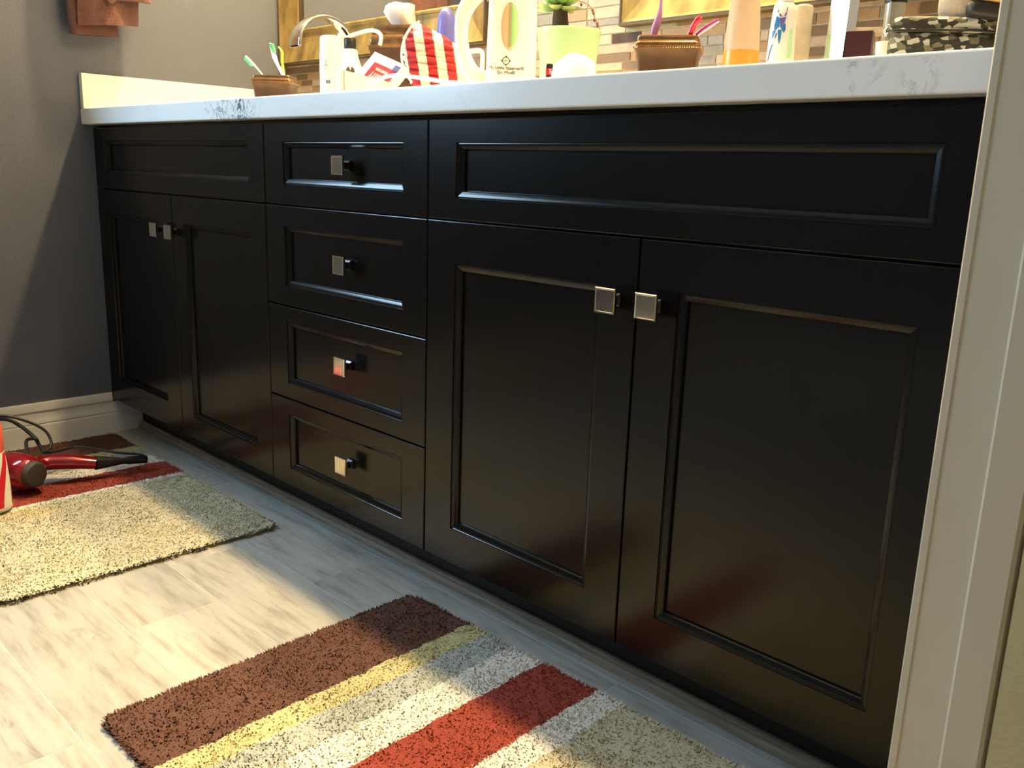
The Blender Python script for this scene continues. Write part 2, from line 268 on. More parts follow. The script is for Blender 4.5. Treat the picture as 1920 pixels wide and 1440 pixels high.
# ------------------------------------------------------------------ mesh helpers
class MB:
    def __init__(s): s.v = []; s.f = []; s.mi = []
    def add(s, vs, fs, mi=0):
        b = len(s.v); s.v += [tuple(x) for x in vs]; s.f += [[b + i for i in f] for f in fs]; s.mi += [mi] * len(fs); return s
    def box(s, x0, x1, y0, y1, z0, z1, mi=0, bev=0.0):
        if bev <= 0:
            vs = [(x, y, z) for z in (z0, z1) for y in (y0, y1) for x in (x0, x1)]
            return s.add(vs, [(0, 2, 3, 1), (4, 5, 7, 6), (0, 1, 5, 4), (2, 6, 7, 3), (0, 4, 6, 2), (1, 3, 7, 5)], mi)
        bm = bmesh.new(); bmesh.ops.create_cube(bm, size=1)
        for v in bm.verts: v.co = Vector(((x0 + x1) / 2 + v.co.x * (x1 - x0), (y0 + y1) / 2 + v.co.y * (y1 - y0), (z0 + z1) / 2 + v.co.z * (z1 - z0)))
        bmesh.ops.bevel(bm, geom=bm.edges[:], offset=bev, segments=2, affect='EDGES', profile=0.6)
        bm.verts.index_update(); vs = [tuple(v.co) for v in bm.verts]; fs = [[v.index for v in f.verts] for f in bm.faces]; bm.free()
        return s.add(vs, fs, mi)
    def rings(s, rs, mi=0, cap0=True, cap1=True, closed=True):
        n = len(rs[0]); vs = [p for r in rs for p in r]; fs = []
        k = n if closed else n - 1
        for i in range(len(rs) - 1):
            for j in range(k):
                a = i * n + j; b = i * n + (j + 1) % n; fs.append((a, b, b + n, a + n))
        if cap0: fs.append(tuple(reversed(range(n))))
        if cap1: fs.append(tuple(range((len(rs) - 1) * n, len(rs) * n)))
        return s.add(vs, fs, mi)
    def lathe(s, prof, c=(0, 0, 0), seg=32, mi=0, sx=1, sy=1, cap0=True, cap1=True):
        return s.rings([[(c[0] + r * sx * math.cos(2 * PI * j / seg), c[1] + r * sy * math.sin(2 * PI * j / seg), c[2] + z) for j in range(seg)] for r, z in prof], mi, cap0, cap1)
    def tube(s, pts, rad, seg=10, mi=0, cap=True, flat=None):
        pts = [Vector(p) for p in pts]; rs = []; up = Vector((0, 0, 1))
        prev = None
        for i, p in enumerate(pts):
            t = (pts[min(i + 1, len(pts) - 1)] - pts[max(i - 1, 0)]).normalized()
            if prev is None: a = t.cross(up); a = a if a.length > 0.1 else t.cross(Vector((1, 0, 0)))
            else: a = prev - t * prev.dot(t)
            a.normalize(); prev = a; b = t.cross(a)
            r = rad[i] if isinstance(rad, (list, tuple)) else rad
            ra, rb = (r, r) if flat is None else (r * flat[0], r * flat[1])
            rs.append([tuple(p + a * (ra * math.cos(2 * PI * j / seg)) + b * (rb * math.sin(2 * PI * j / seg))) for j in range(seg)])
        return s.rings(rs, mi, cap, cap)
    def prism(s, poly, axis, a, b, mi=0):
        def P(u, v, t): return {'x': (t, u, v), 'y': (u, t, v), 'z': (u, v, t)}[axis]
        n = len(poly)
        return s.add([P(u, v, a) for u, v in poly] + [P(u, v, b) for u, v in poly], [tuple(reversed(range(n))), tuple(range(n, 2 * n))] + [(i, (i + 1) % n, n + (i + 1) % n, n + i) for i in range(n)], mi)
    def build(s, name, mats, parent=None, loc=(0, 0, 0), rotz=0, smooth=None, world=False):
        me = bpy.data.meshes.new(name); me.from_pydata(s.v, [], s.f)
        if not isinstance(mats, (list, tuple)): mats = [mats]
        for mm in mats: me.materials.append(M[mm] if isinstance(mm, str) else mm)
        if len(mats) > 1:
            for p, k in zip(me.polygons, s.mi): p.material_index = k
        bm = bmesh.new(); bm.from_mesh(me); bmesh.ops.recalc_face_normals(bm, faces=bm.faces[:]); bm.to_mesh(me); bm.free()
        if smooth is not None:
            for p in me.polygons: p.use_smooth = True
            me.set_sharp_from_angle(angle=math.radians(smooth))
        o = bpy.data.objects.new(name, me); COL.objects.link(o); o.location = loc; o.rotation_euler = (0, 0, rotz)
        if parent: o.parent = parent
        return o
def tag(o, label=None, cat=None, group=None, kind=None):
    if label: o['label'] = label
    if cat: o['category'] = cat
    if group: o['group'] = group
    if kind: o['kind'] = kind
    return o
def thing(name, label, cat, loc=(0, 0, 0), rotz=0, group=None):
    o = bpy.data.objects.new(name, None); COL.objects.link(o); o.location = loc; o.rotation_euler = (0, 0, rotz); o.empty_display_size = 0.05
    return tag(o, label, cat, group)
def struct(o): o['kind'] = 'structure'; return o
def curve(pts, n=12):
    pts = [Vector(p) for p in pts]; out = []
    P = [pts[0] * 2 - pts[1]] + pts + [pts[-1] * 2 - pts[-2]]
    for i in range(1, len(P) - 2):
        for k in range(n):
            t = k / n; a, b, c, d = P[i - 1], P[i], P[i + 1], P[i + 2]
            out.append(0.5 * ((2 * b) + (c - a) * t + (2 * a - 5 * b + 4 * c - d) * t * t + (3 * b - a - 3 * c + d) * t ** 3))
    out.append(pts[-1]); return out
def text(name, s, size, material, parent, loc, rot=(PI / 2, 0, 0), depth_=0.0003, sx=1.0, align='CENTER'):
    c = bpy.data.curves.new(name, 'FONT'); c.body = s; c.size = size; c.align_x = align; c.align_y = 'CENTER'; c.extrude = depth_; c.resolution_u = 3
    t = bpy.data.objects.new(name, c); COL.objects.link(t)
    dg = bpy.context.evaluated_depsgraph_get(); me = bpy.data.meshes.new_from_object(t.evaluated_get(dg)); bpy.data.objects.remove(t)
    me.materials.clear(); me.materials.append(M[material]); me.name = name
    o = bpy.data.objects.new(name, me); COL.objects.link(o); o.parent = parent; o.location = loc; o.rotation_euler = rot; o.scale = (sx, 1, 1)
    return o

# ------------------------------------------------------------------ the room
WX, RX, BY, FY, CZ = 0.03, 2.345, 0.61, -2.45, 2.44
WY0, WY1, WZ0, WZ1 = -1.50, -0.56, 1.04, 1.76        # window in the left wall
mb = MB(); mb.box(WX - .1, 3.9, FY - .1, BY + .1, -0.06, -0.0004)
floor = struct(mb.build('floor', 'grout_floor'))
PW, PL = 0.165, 0.61
row = 0; y = -0.115 - 0.165 * 14; offs = {}
k = 0
meshes = {}
while y < BY - .01:
    fr = (0.30, 0.0, 0.595 / 1, 0.18, 0.45)[row % 5] if False else None
    # joints read off the photograph for the rows in view
    j0 = {14: 1.252 - .61, 15: 0.900 - .61 * 1, 13: 1.62 - 1.22, 12: 1.206 - .61, 11: 0.95 - .61}.get(row, 0.2 + 0.37 * row % .61)
    x = j0
    while x > WX: x -= PL
    while x < 3.85:
        x0, x1 = max(x, WX), min(x + PL, 3.88)
        if x1 - x0 > 0.02:
            key = round(x1 - x0, 3)
            if key not in meshes:
                b = MB(); b.box(0.0010, key - 0.0010, 0.0010, PW - 0.0010, -0.004, 0, bev=0.0005); o = b.build('plank', 'plank', floor, (x0, y, 0)); meshes[key] = o.data
            else:
                o = bpy.data.objects.new('plank', meshes[key]); COL.objects.link(o); o.location = (x0, y, 0); o.parent = floor
        x += PL
    y += PW; row += 1

mb = MB()   # left wall with the window opening
mb.box(WX - .12, WX, FY, WY0, 0, CZ); mb.box(WX - .12, WX, WY1, BY, 0, CZ); mb.box(WX - .12, WX, WY0, WY1, 0, WZ0); mb.box(WX - .12, WX, WY0, WY1, WZ1, CZ)
struct(mb.build('wall_left', 'wall'))
back = struct(MB().box(WX - .12, RX + .09, BY, BY + .1, 0, CZ).build('wall_back', 'wall'))
struct(MB().box(WX - .12, 3.9, FY - .1, FY, 0, CZ).build('wall_front', 'wall'))
struct(MB().box(WX - .12, 3.9, FY - .1, BY + .1, CZ, CZ + .08).build('ceiling', 'ceiling'))
JY0, JY1, JZ = -1.02, -0.16, 2.04
mb = MB(); mb.box(RX, RX + .085, JY1 + .02, BY, 0, CZ); mb.box(RX, RX + .085, FY, JY0 - .02, 0, CZ); mb.box(RX, RX + .085, JY0 - .02, JY1 + .02, JZ + .02, CZ)
struct(mb.build('wall_right', 'wall'))
mb = MB(); mb.box(RX + .0855, 3.9, JY1 - .012, BY + .1, 0, CZ)
struct(mb.build('wall_hall', 'wall_hall'))
struct(MB().box(3.9, 4.0, FY - .1, BY + .1, 0, CZ).build('wall_hall_far', 'wall_hall'))
# window
wf = MB(); t = .045
for (a, b_, c, d) in ((WY0, WY1, WZ0, WZ0 + t), (WY0, WY1, WZ1 - t, WZ1), (WY0, WY0 + t, WZ0 + t, WZ1 - t), (WY1 - t, WY1, WZ0 + t, WZ1 - t), ((WY0 + WY1) / 2 - .015, (WY0 + WY1) / 2 + .015, WZ0 + t, WZ1 - t)):
    wf.box(WX - .07, WX - .02, a, b_, c, d, bev=.003)
win = struct(wf.build('window_1', 'trim'))
MB().box(WX - .055, WX - .05, WY0 + t * .5, WY1 - t * .5, WZ0 + t * .5, WZ1 - t * .5).build('pane', 'pane', win)
MB().box(WX - .02, WX + .03, WY0 - .03, WY1 + .03, WZ0 - .02, WZ0, bev=.004).build('window_sill', 'trim', win)

# baseboard on the left wall, moulded profile (distance from wall, height)
prof = [(0, 0), (.0155, 0), (.0155, .052), (.0145, .055), (.0120, .0565), (.0135, .059), (.0135, .061), (.0105, .068), (.0075, .078), (.006, .088), (.0075, .091), (.0095, .0935), (.0095, .0975), (.0085, .1005), (.0085, .113), (.0065, .116), (0, .116)]
b = MB(); b.prism([(WX + u, v) for u, v in prof], 'y', FY, -.0015)
low = [(u, v) for u, v in prof if v < .089] + [(0, .089)]
b.prism([(WX + u, v) for u, v in low], 'y', -.0015, .080)
struct(b.build('baseboard_left', 'trim', smooth=35))
b = MB(); b.prism([(RX - u, v) for u, v in prof], 'y', FY, JY0 - .09); struct(b.build('baseboard_right', 'trim', smooth=35))
b = MB(); b.prism([(FY + u, v) for u, v in prof], 'x', WX, RX); struct(b.build('baseboard_front', 'trim', smooth=35))

# doorway: jamb, stop, casings
def jamb_poly(y, s):    # profile along x at the reveal, y = reveal face, s = +1 solid towards +y
    p = [(RX - .003, y + s * .055), (RX - .012, y + s * .055), (RX - .0125, y + s * .045), (RX - .009, y + s * .030), (RX - .0065, y + s * .020), (RX - .0035, y + s * .010), (RX - .0008, y + s * .002), (RX + .0012, y - s * .001), (RX + .0070, y - s * .001), (RX + .0085, y), (RX + .046, y), (RX + .047, y - s * .009), (RX + .0495, y - s * .0115), (RX + .078, y - s * .0115), (RX + .081, y - s * .009), (RX + .082, y), (RX + .0855, y), (RX + .0855, y + s * .019), (RX - .003, y + s * .019)]
    return p
b = MB(); b.prism(jamb_poly(JY1, 1), 'z', 0, JZ); b.prism(jamb_poly(JY0, -1), 'z', 0, JZ); b.box(RX - .003, RX + .085, JY0, JY1, JZ, JZ + .019); b.box(RX - .016, RX - .001, JY0 - .06, JY1 + .06, JZ + .006, JZ + .07, bev=.004)
struct(b.build('trim_1', 'jamb', smooth=25))

# ------------------------------------------------------------------ mosaic backsplash: bricks on the back wall
zb = [.9]
for px_, py_ in ((1158, 132.5), (1152, 117.2), (1150, 101.0), (1146, 83.5), (1143, 64.5), (1135, 49), (1130, 35.5), (1125, 14.0)):
    zb.append(at(px_, py_, 'y', .604).z)
zb = [.9, .9165, .9350, .9540, .9740] + [z for z in zb if z > .982]
while zb[-1] < 1.28: zb.append(zb[-1] + (.0195, .0215, .0165)[len(zb) % 3])
pat = struct(MB().box(WX + .001, RX - .001, .603, .6098, .8995, zb[-1] + .6).build('trim_2', 'grout'))
def put_brick(x0, x1, z0, z1, mi, cache={}):
    l, h = round(x1 - x0, 3), round(z1 - z0, 3); key = (l, h, mi)
    if key not in cache:
        bb = MB(); d = .0012 + random.uniform(0, .0012)
        bb.box(0.001, l - .001, -d, .001, .001, h - .001, bev=.0007); o = bb.build('brick', BR[mi], pat, (x0, .603, z0)); cache[key] = o.data
    else:
        o = bpy.data.objects.new('brick', cache[key]); COL.objects.link(o); o.parent = pat; o.location = (x0, .603, z0)
known = {}      # bricks read off the photograph, keyed by row, as (left pixel, right pixel, kind) along the row at pixel height py
def K(px0, px1, py, mi):
    a, c = at(px0, py, 'y', .60), at(px1, py, 'y', .60); z = (a.z + c.z) / 2
    for r in range(len(zb) - 1):
        if zb[r] <= z < zb[r + 1]: known.setdefault(r, []).append((a.x, c.x, mi))
for a in ((1110, 1166, 125, 0), (1166, 1196, 126, 1), (1118, 1181, 109, 1), (1181, 1192, 108, 2), (1120, 1200, 92, 6), (1122, 1146, 75, 0), (1147, 1201, 73, 5), (1201, 1240, 68, 2), (1124, 1172, 56, 0), (1100, 1162, 42, 3), (1163, 1173, 41, 0), (1100, 1172, 24, 0),
          (1303, 1341, 116, 4), (1343, 1356, 116, 0), (1318, 1356, 95, 3), (1308, 1327, 73, 3), (1329, 1356, 72, 4), (1240, 1360, 60, 2), (1420, 1424, 52, 2), (1425, 1448, 46, 1), (1425, 1440, 66, 0), (1513, 1532, 33, 1), (1534, 1562, 31, 2), (1512, 1558, 55, 1), (1512, 1556, 76, 6), (1511, 1553, 97, 1),
          (1600, 1650, 20, 2), (1600, 1650, 44, 1), (1600, 1650, 66, 2), (1686, 1722, 12, 2), (1723, 1760, 11, 1), (537, 596, 128, 1), (537, 578, 138, 1), (579, 604, 135, 2), (556, 575, 149, 1), (576, 604, 148, 2), (567, 584, 161, 1), (541, 566, 162, 2), (585, 604, 160, 2)):
    K(*a)
nb = 0
for r in range(len(zb) - 1):
    z0, z1 = zb[r], zb[r + 1]; spans = []
    if z1 < 1.085: spans = [(WX + .002, RX - .002)]
    else: spans = [(.955, 1.375)]
    kn = sorted(known.get(r, []))
    for s0, s1 in spans:
        x = s0
        seq = []
        for (a, c, mi) in kn:
            if c <= x + .01 or a >= s1: continue
            a = max(a, x)
            while a - x > .02:
                l = min(a - x, random.choice((.05, .075, .10, .13)))
                if a - x - l < .02: l = a - x
                seq.append((x, x + l, random.choice((0, 0, 6, 1, 2, 2, 3, 6)))); x += l
            seq.append((x, min(c, s1), mi)); x = min(c, s1)
        while s1 - x > .02:
            l = min(s1 - x, random.choice((.05, .10, .13, .15)))
            seq.append((x, x + l, random.choice((0, 0, 6, 1, 2, 2, 3, 6)))); x += l
        for q in seq: put_brick(q[0], q[1], z0, z1, q[2]); nb += 1
far = MB(); z = zb[-1]
while z < zb[-1] + .58:
    x = .955
    while x < 1.37:
        l = min(1.375 - x, random.choice((.05, .10, .13))); far.box(x + .001, x + l - .001, .598, .604, z + .001, z + .0185, mi=random.randrange(5)); x += l
    z += .0195
tag(far.build('mosaic_brick', BR[:5], pat), kind='stuff')

# ------------------------------------------------------------------ vanity cabinets
def front(x0, x1, z0, z1, ins, yf=0.0, th=.019):
    """framed door or drawer front: ins = (left,right,bottom,top) widths of the frame; moulded step down to the panel"""
    bm = MB(); e = .0015
    def rect(o, d): return [(x0 + ins[0] * o[0] + o[1], yf + d, z0 + ins[2] * o[0] + o[1]), (x1 - ins[1] * o[0] - o[1], yf + d, z0 + ins[2] * o[0] + o[1]), (x1 - ins[1] * o[0] - o[1], yf + d, z1 - ins[3] * o[0] - o[1]), (x0 + ins[0] * o[0] + o[1], yf + d, z1 - ins[3] * o[0] - o[1])]
    steps = [((0, 0), th), ((0, 0), e), ((0, e * .35), e * .35), ((0, e), 0), ((1, 0), 0), ((1, .0006), .0022), ((1, .0014), .0030), ((1, .0026), .0028), ((1, .0042), .0031), ((1, .0072), .0044), ((1, .0104), .0059), ((1, .0116), .0078), ((1, .0120), .0098), ((1, .0122), .0108)]
    bm.rings([rect(o, d) for o, d in steps], cap0=True, cap1=False)
    pn = MB(); r = rect((1, .0122), .0108); pn.add(r + [(p[0], p[1] + .006, p[2]) for p in r], [(0, 1, 2, 3), (7, 6, 5, 4), (0, 4, 5, 1), (1, 5, 6, 2), (2, 6, 7, 3), (3, 7, 4, 0)])
    return bm, pn
knob_cache = {}
def knob(x, z, parent, y0):
    """square faceted knob: foot, flared stem and a square raised face"""
    if 'k' not in knob_cache:
        b = MB()
        def sq(h, yy): return [(-h, yy, -h), (h, yy, -h), (h, yy, h), (-h, yy, h)]
        b.rings([sq(.009, 0), sq(.009, -.0035), sq(.0055, -.006), sq(.0065, -.016), sq(.0095, -.0205)], mi=1)
        f = .0175
        b.rings([sq(f - .002, -.0205), sq(f, -.0225), sq(f, -.0262), sq(f - .0012, -.0275), sq(f - .0022, -.0275), sq(f - .0028, -.0266)], mi=0)
        o = b.build('knob', ['nickel', 'knob_stem'], parent, (x, y0, z)); knob_cache['k'] = o.data
    else:
        o = bpy.data.objects.new('knob', knob_cache['k']); COL.objects.link(o); o.parent = parent; o.location = (x, y0, z)
    return o
def add_front(name, parent, x0, x1, z0, z1, inner, kn=None, label=None):
    g = .0014
    ins = (inner[0] - x0 - g, x1 - g - inner[1], inner[2] - z0 - g, z1 - g - inner[3])
    bm, pn = front(x0 + g, x1 - g, z0 + g, z1 - g, ins)
    d = bm.build(name, 'espresso', parent, smooth=13); pn.build('panel', 'espresso', d)
    if kn: knob(kn[0], kn[1], d, kn[2])
    if label: d['label'] = label
    return d
ZD, Z1, Z2, Z3, ZT, CB = .0965, .6925, .4885, .2915, .8520, .8590
X0, XM, XA, XB, XC, XD = WX + .001, .4849, .9235, 1.4448, 1.8865, 2.3300
def unit(name, label, x0, x1):
    c = thing(name, label, 'cabinet', ((x0 + x1) / 2, .3, 0))
    off = Vector((-(x0 + x1) / 2, -.3, 0))
    holder = lambda o: setattr(o, 'matrix_parent_inverse', Matrix.Translation(off)) or o
    b = MB(); b.box(x0, x1, .0192, .609, ZD - .004, ZT + .0065)
    holder(b.build('carcass', 'espresso', c))
    b = MB(); b.box(x0, x1, .082, .60, 0.0, ZD - .0045); holder(b.build('toe_kick', 'toe', c))
    return c, holder
cl, h = unit('sink_cabinet', 'dark espresso vanity cabinet under the left end of the countertop, against the grey wall', X0, XA)
h(add_front('false_front', cl, X0, XA, Z1, ZT, (.100, .857, .733, .818)))
h(add_front('door', cl, X0, XM, ZD, Z1, (.100, .408, .165, .628), (.433, .607, 0)))
h(add_front('door', cl, XM, XA, ZD, Z1, (.548, .858, .152, .628), (.512, .606, 0)))
cm, h = unit('drawer_cabinet', 'dark espresso stack of four drawers between the two door cabinets', XA, XB)
for (a, c, i0, i1, kz) in ((Z1, ZT, .733, .816, .773), (Z2, Z1, .530, .651, .592), (Z3, Z2, .325, .456, .399), (ZD, Z3, .136, .258, .200)):
    h(add_front('drawer', cm, XA, XB, a, c, (.995, 1.380, i0, i1), (1.207, kz, .0095)))
cr, h = unit('sink_cabinet', 'dark espresso vanity cabinet nearest the white door jamb, with two large doors', XB, XD)
h(add_front('false_front', cr, XB, XD, Z1, ZT, (1.514, 2.261, .728, .815)))
h(add_front('door', cr, XB, XC, ZD, Z1, (1.515, 1.823, .163, .623), (1.852, .606, 0)))
h(add_front('door', cr, XC, XD, ZD, Z1, (1.952, 2.259, .165, .627), (1.920, .606, 0)))
struct(MB().box(XD, RX, .0, .6, 0, .858).build('trim_3', 'espresso'))
# shoe moulding along the toe kick
sp = [(.0815, 0), (.0660, 0), (.0655, .005), (.0670, .010), (.0700, .0135), (.0725, .0145), (.0735, .0185), (.0765, .0205), (.0815, .0205)]
struct(MB().prism(sp, 'x', WX + .016, 2.215).build('trim_4', 'shoe', smooth=30))

# countertop with two undermount bowls
def slab():
    SX = [(.25, .70), (1.665, 2.105)]; SY = (.255, .465)
    b = MB(); xs = [WX + .001, .25, .70, 1.665, 2.105, RX - .001]; ys = [-.028, SY[0], SY[1], .6095]
    for i in range(5):
        for j in range(3):
            if j == 1 and i in (1, 3): continue
            b.box(xs[i], xs[i + 1], ys[j], ys[j + 1], CB, .90)
    o = b.build('countertop', 'quartz')
    bm = bmesh.new(); bm.from_mesh(o.data); bmesh.ops.remove_doubles(bm, verts=bm.verts[:], dist=1e-5)
    seen = {}; dele = []
    for f in bm.faces:
        key = tuple(sorted(round(v.co.x * 9e3 + v.co.y * 7e5 + v.co.z * 5e7) for v in f.verts))
        if key in seen: dele += [f, seen[key]]
        else: seen[key] = f
    bmesh.ops.delete(bm, geom=list(set(dele)), context='FACES')
    ed = [e for e in bm.edges if all(abs(v.co.y + .028) < 1e-4 for v in e.verts) and abs(e.verts[0].co.z - e.verts[1].co.z) < 1e-5]
    bmesh.ops.bevel(bm, geom=ed, offset=.003, segments=3, affect='EDGES', profile=.5)
    bm.to_mesh(o.data); bm.free()
    return o, SX, SY
ct, SX, SY = slab()
tag(ct, 'white quartz countertop with fine dark veining along its front edge', 'countertop')
s = MB(); s.box(WX + .001, WX + .021, -.027, .598, .9002, .990, bev=.0015)
tag(s.build('side_splash', 'quartz'), 'short white quartz splash strip standing against the left wall', 'splashboard')
for i, (a, c) in enumerate(SX):
    b = MB(); 
    def rr(e, z): return [(a - .012 + e, SY[0] - .012 + e, z), (c + .012 - e, SY[0] - .012 + e, z), (c + .012 - e, SY[1] + .012 - e, z), (a - .012 + e, SY[1] + .012 - e, z)]
    b.rings([rr(0, CB - .002), rr(.012, CB - .002), rr(.02, .78), rr(.05, .75)], cap0=False)
    sk = b.build('basin', 'porcelain', smooth=60)
    tag(sk, ('white basin set into the counter under the left chrome spout', 'white basin set into the counter below the right framed mirror')[i], 'sink')

# ------------------------------------------------------------------ mirrors
def mirror(x0, x1, z0, z1, label):
    t = thing('framed_mirror', label, 'mirror', ((x0 + x1) / 2, .598, z0))
    def fr(e, d): return [(x0 + e, .598 - d, z0 + e), (x1 - e, .598 - d, z0 + e), (x1 - e, .598 - d, z1 - e), (x0 + e, .598 - d, z1 - e)]
    b = MB()
    st = [(0, 0, 1), (0, .026, 1), (.003, .029, 1), (.006, .029, 1), (.007, .026, 0), (.012, .024, 0), (.035, .018, 0), (.060, .013, 0), (.080, .011, 0), (.088, .011, 0), (.090, .015, 0), (.095, .0165, 0), (.099, .014, 0), (.100, .006, 1), (.1005, .002, 1)]
    for k in range(len(st) - 1):
        b.rings([fr(st[k][0], st[k][1]), fr(st[k + 1][0], st[k + 1][1])], mi=0 if (st[k][2] == 0 and st[k + 1][2] == 0) or (k > 4 and k < 12) else 1, cap0=False, cap1=False)
    o = b.build('frame', ['gold', 'frame_dark'], t); o.matrix_parent_inverse = Matrix.Translation(-t.location)
    g = MB(); g.box(x0 + .098, x1 - .098, .593, .597, z0 + .098, z1 - .098); o = g.build('glass', 'mirror', t); o.matrix_parent_inverse = Matrix.Translation(-t.location)
mirror(.036, .965, 1.068, 1.87, 'gold framed wall mirror behind the left faucet, beside the grey wall')
mirror(1.366, 2.295, 1.073, 1.87, 'gold framed wall mirror above the bronze toothbrush holder on the right')

# ------------------------------------------------------------------ lamps as fixtures
for i, (x, y) in enumerate(CANS):
    t = thing('recessed_light', 'round recessed ceiling light, %s above the countertop' % ('the one nearer the left wall', 'the one nearer the doorway')[i], 'ceiling light', (x, y, CZ), group='recessed lights over the vanity')
    MB().lathe([(.055, -.001), (.075, -.001), (.078, -.004), (.074, -.008), (.056, -.004)], seg=28, cap0=False, cap1=False).build('trim_ring', 'trim', t, smooth=40)
    MB().lathe([(.054, -.003), (.054, -.001)], seg=24).build('lens', 'lens', t)
for i, xc in enumerate((.60, 1.83)):
    t = thing('vanity_light', ('three globe chrome light bar above the left mirror', 'three globe chrome light bar above the right mirror')[i], 'wall light', (xc, .609, 2.02))
    MB().box(-.34, .34, -.03, 0, -.04, .04, bev=.006).build('back_plate', 'chrome', t)
    for dx in (-.24, 0, .24):
        a = MB(); a.tube([(dx, -.03, 0), (dx, -.17, 0), (dx, -.229, .03), (dx, -.229, .06)], .008); a.lathe([(.02, .055), (.03, .06), (.03, .075), (.02, .08)], (dx, -.229, 0), 20); a.build('arm', 'chrome', t, smooth=40)

# ------------------------------------------------------------------ rugs
STR = [(.000, .160, (0.120, 0.060, 0.045), 'brown stripe'), (.160, .205, (0.52, 0.47, 0.25), 'pale yellow stripe'), (.205, .262, (0.40, 0.43, 0.40), 'blue grey stripe'), (.262, .330, (0.72, 0.70, 0.64), 'white stripe'), (.330, .440, (0.30, 0.060, 0.042), 'brick red stripe'), (.440, .490, (0.72, 0.70, 0.64), 'white stripe by the red one'), (.490, .900, (0.53, 0.49, 0.345), 'beige field')]
def field(x, y, s):
    return (np.sin(x * 31 * s + 1.3 * np.sin(y * 23 * s)) + np.sin(y * 37 * s + 1.7 * np.sin(x * 19 * s + 2)) + .6 * np.sin((x + y) * 71 * s + np.sin(x * 53 * s))) / 2.6
def rug(name, label, loc, rz, W, seed, narrow):
    t = thing(name, label, 'rug', loc, rz)
    r = np.random.default_rng(seed); Lh = .90
    n = 24; rect = []
    def rr(e, z):
        pts = []
        for (cx, cy, a0) in ((Lh - .03, W - .03, 0), (.03, W - .03, 90), (.03, .03, 180), (Lh - .03, .03, 270)):
            for k in range(5):
                a = math.radians(a0 + k * 22.5); pts.append((cx + (.03 - e) * math.cos(a), cy + (.03 - e) * math.sin(a), z))
        return pts
    MB().rings([rr(.006, .0003), rr(.005, .001), rr(.008, .003)]).build('backing', 'backing', t)
    for (a, c, col, lab) in STR:
        if narrow and lab.startswith('white stripe by'): c = a + .018
        if narrow and lab.startswith('beige'): a = STR[5][0] + .018
        dens = 170000
        # matted body of the pile: a displaced sheet with a skirt
        gx = np.linspace(max(a - .001, .004), min(c + .001, Lh - .004), int((c - a) / .003) + 2); gy = np.linspace(.004, W - .004, int(W / .003) + 2)
        def hfun(X_, Y_):
            h_ = .0085 + .0014 * field(X_ + seed, Y_, 1.0) + .0012 * field(Y_ * 2.7, X_ * 2.7, 2.1) + .0006 * np.sin(X_ * 900 + 3 * np.sin(Y_ * 310)) * np.sin(Y_ * 700 + 2 * np.sin(X_ * 260))
            h_ = h_ - .0022 * np.maximum(0, 1 - np.abs(field(X_ + 9 + seed, Y_ + 4, 1.6)) * 5) * np.clip(field(X_ * .5 + 2, Y_ * .7 + seed, 1.0) * 2, 0, 1)          # creases where the pile parts
            e_ = np.minimum(np.minimum(X_, Lh - X_), np.minimum(Y_, W - Y_)); return h_ * np.clip((e_ / .012), .0, 1) ** .5
        GX, GY = np.meshgrid(gx, gy, indexing='ij'); GH = hfun(GX, GY)
        cr = .03; qx = np.where(GX < cr, cr - GX, np.where(GX > Lh - cr, GX - Lh + cr, 0)); qy = np.where(GY < cr, cr - GY, np.where(GY > W - cr, GY - W + cr, 0)); dd = np.sqrt(qx ** 2 + qy ** 2); kx = np.where((dd > cr - .004) & (qx > 0) & (qy > 0), (cr - .004) / np.maximum(dd, 1e-6), 1)
        PX = np.where(qx > 0, np.where(GX < cr, cr - qx * kx, Lh - cr + qx * kx), GX); PY = np.where(qy > 0, np.where(GY < cr, cr - qy * kx, W - cr + qy * kx), GY)
        GV = np.stack([PX, PY, GH + .001], 2).reshape(-1, 3).astype(np.float32); ng = len(GV); ny = len(gy)
        ii, jj = np.meshgrid(np.arange(len(gx) - 1), np.arange(ny - 1), indexing='ij'); q0 = (ii * ny + jj).reshape(-1); GQ = np.stack([q0, q0 + ny, q0 + ny + 1, q0 + 1], 1)
        cnt = int((c - a) * W * dens)
        x = r.uniform(a, c, cnt); y_ = r.uniform(.002, W - .002, cnt)
        x = x + .0035 * field(y_ * 3, x * 0 + a, 1)               # uneven stripe edges
        keep = np.ones(cnt, bool)
        for (cx, cy, sx_, sy_) in ((.03, .03, -1, -1), (.03, W - .03, -1, 1), (Lh - .03, .03, 1, -1), (Lh - .03, W - .03, 1, 1)):
            bad = ((x - cx) * sx_ > 0) & ((y_ - cy) * sy_ > 0) & (((x - cx) ** 2 + (y_ - cy) ** 2) > .03 ** 2); keep &= ~bad
        x, y_ = x[keep], y_[keep]; cnt = len(x)
        f1 = field(x + seed, y_, 1.0); f2 = field(y_ + seed * 2, x + 5, 1.35)
        z0 = hfun(x, y_) * .6; ht = .0056 + .0010 * r.standard_normal(cnt) + .0006 * f2; ht = np.clip(ht, .003, .008)
        lx = .0030 * f1 + .0022 * r.standard_normal(cnt); ly = .0030 * f2 + .0022 * r.standard_normal(cnt)
        ox = np.where(x < .012, -.004, np.where(x > Lh - .012, .004, 0)); oy = np.where(y_ < .012, -.004, np.where(y_ > W - .012, .004, 0))
        lx = lx + ox; ly = ly + oy
        th = r.uniform(0, 2 * PI, cnt); wd = r.uniform(.0009, .0015, cnt)
        ux, uy = np.cos(th) * wd, np.sin(th) * wd
        V = np.zeros((cnt, 5, 3), np.float32)
        V[:, 0] = np.stack([x - ux, y_ - uy, z0], 1); V[:, 1] = np.stack([x + ux, y_ + uy, z0], 1)
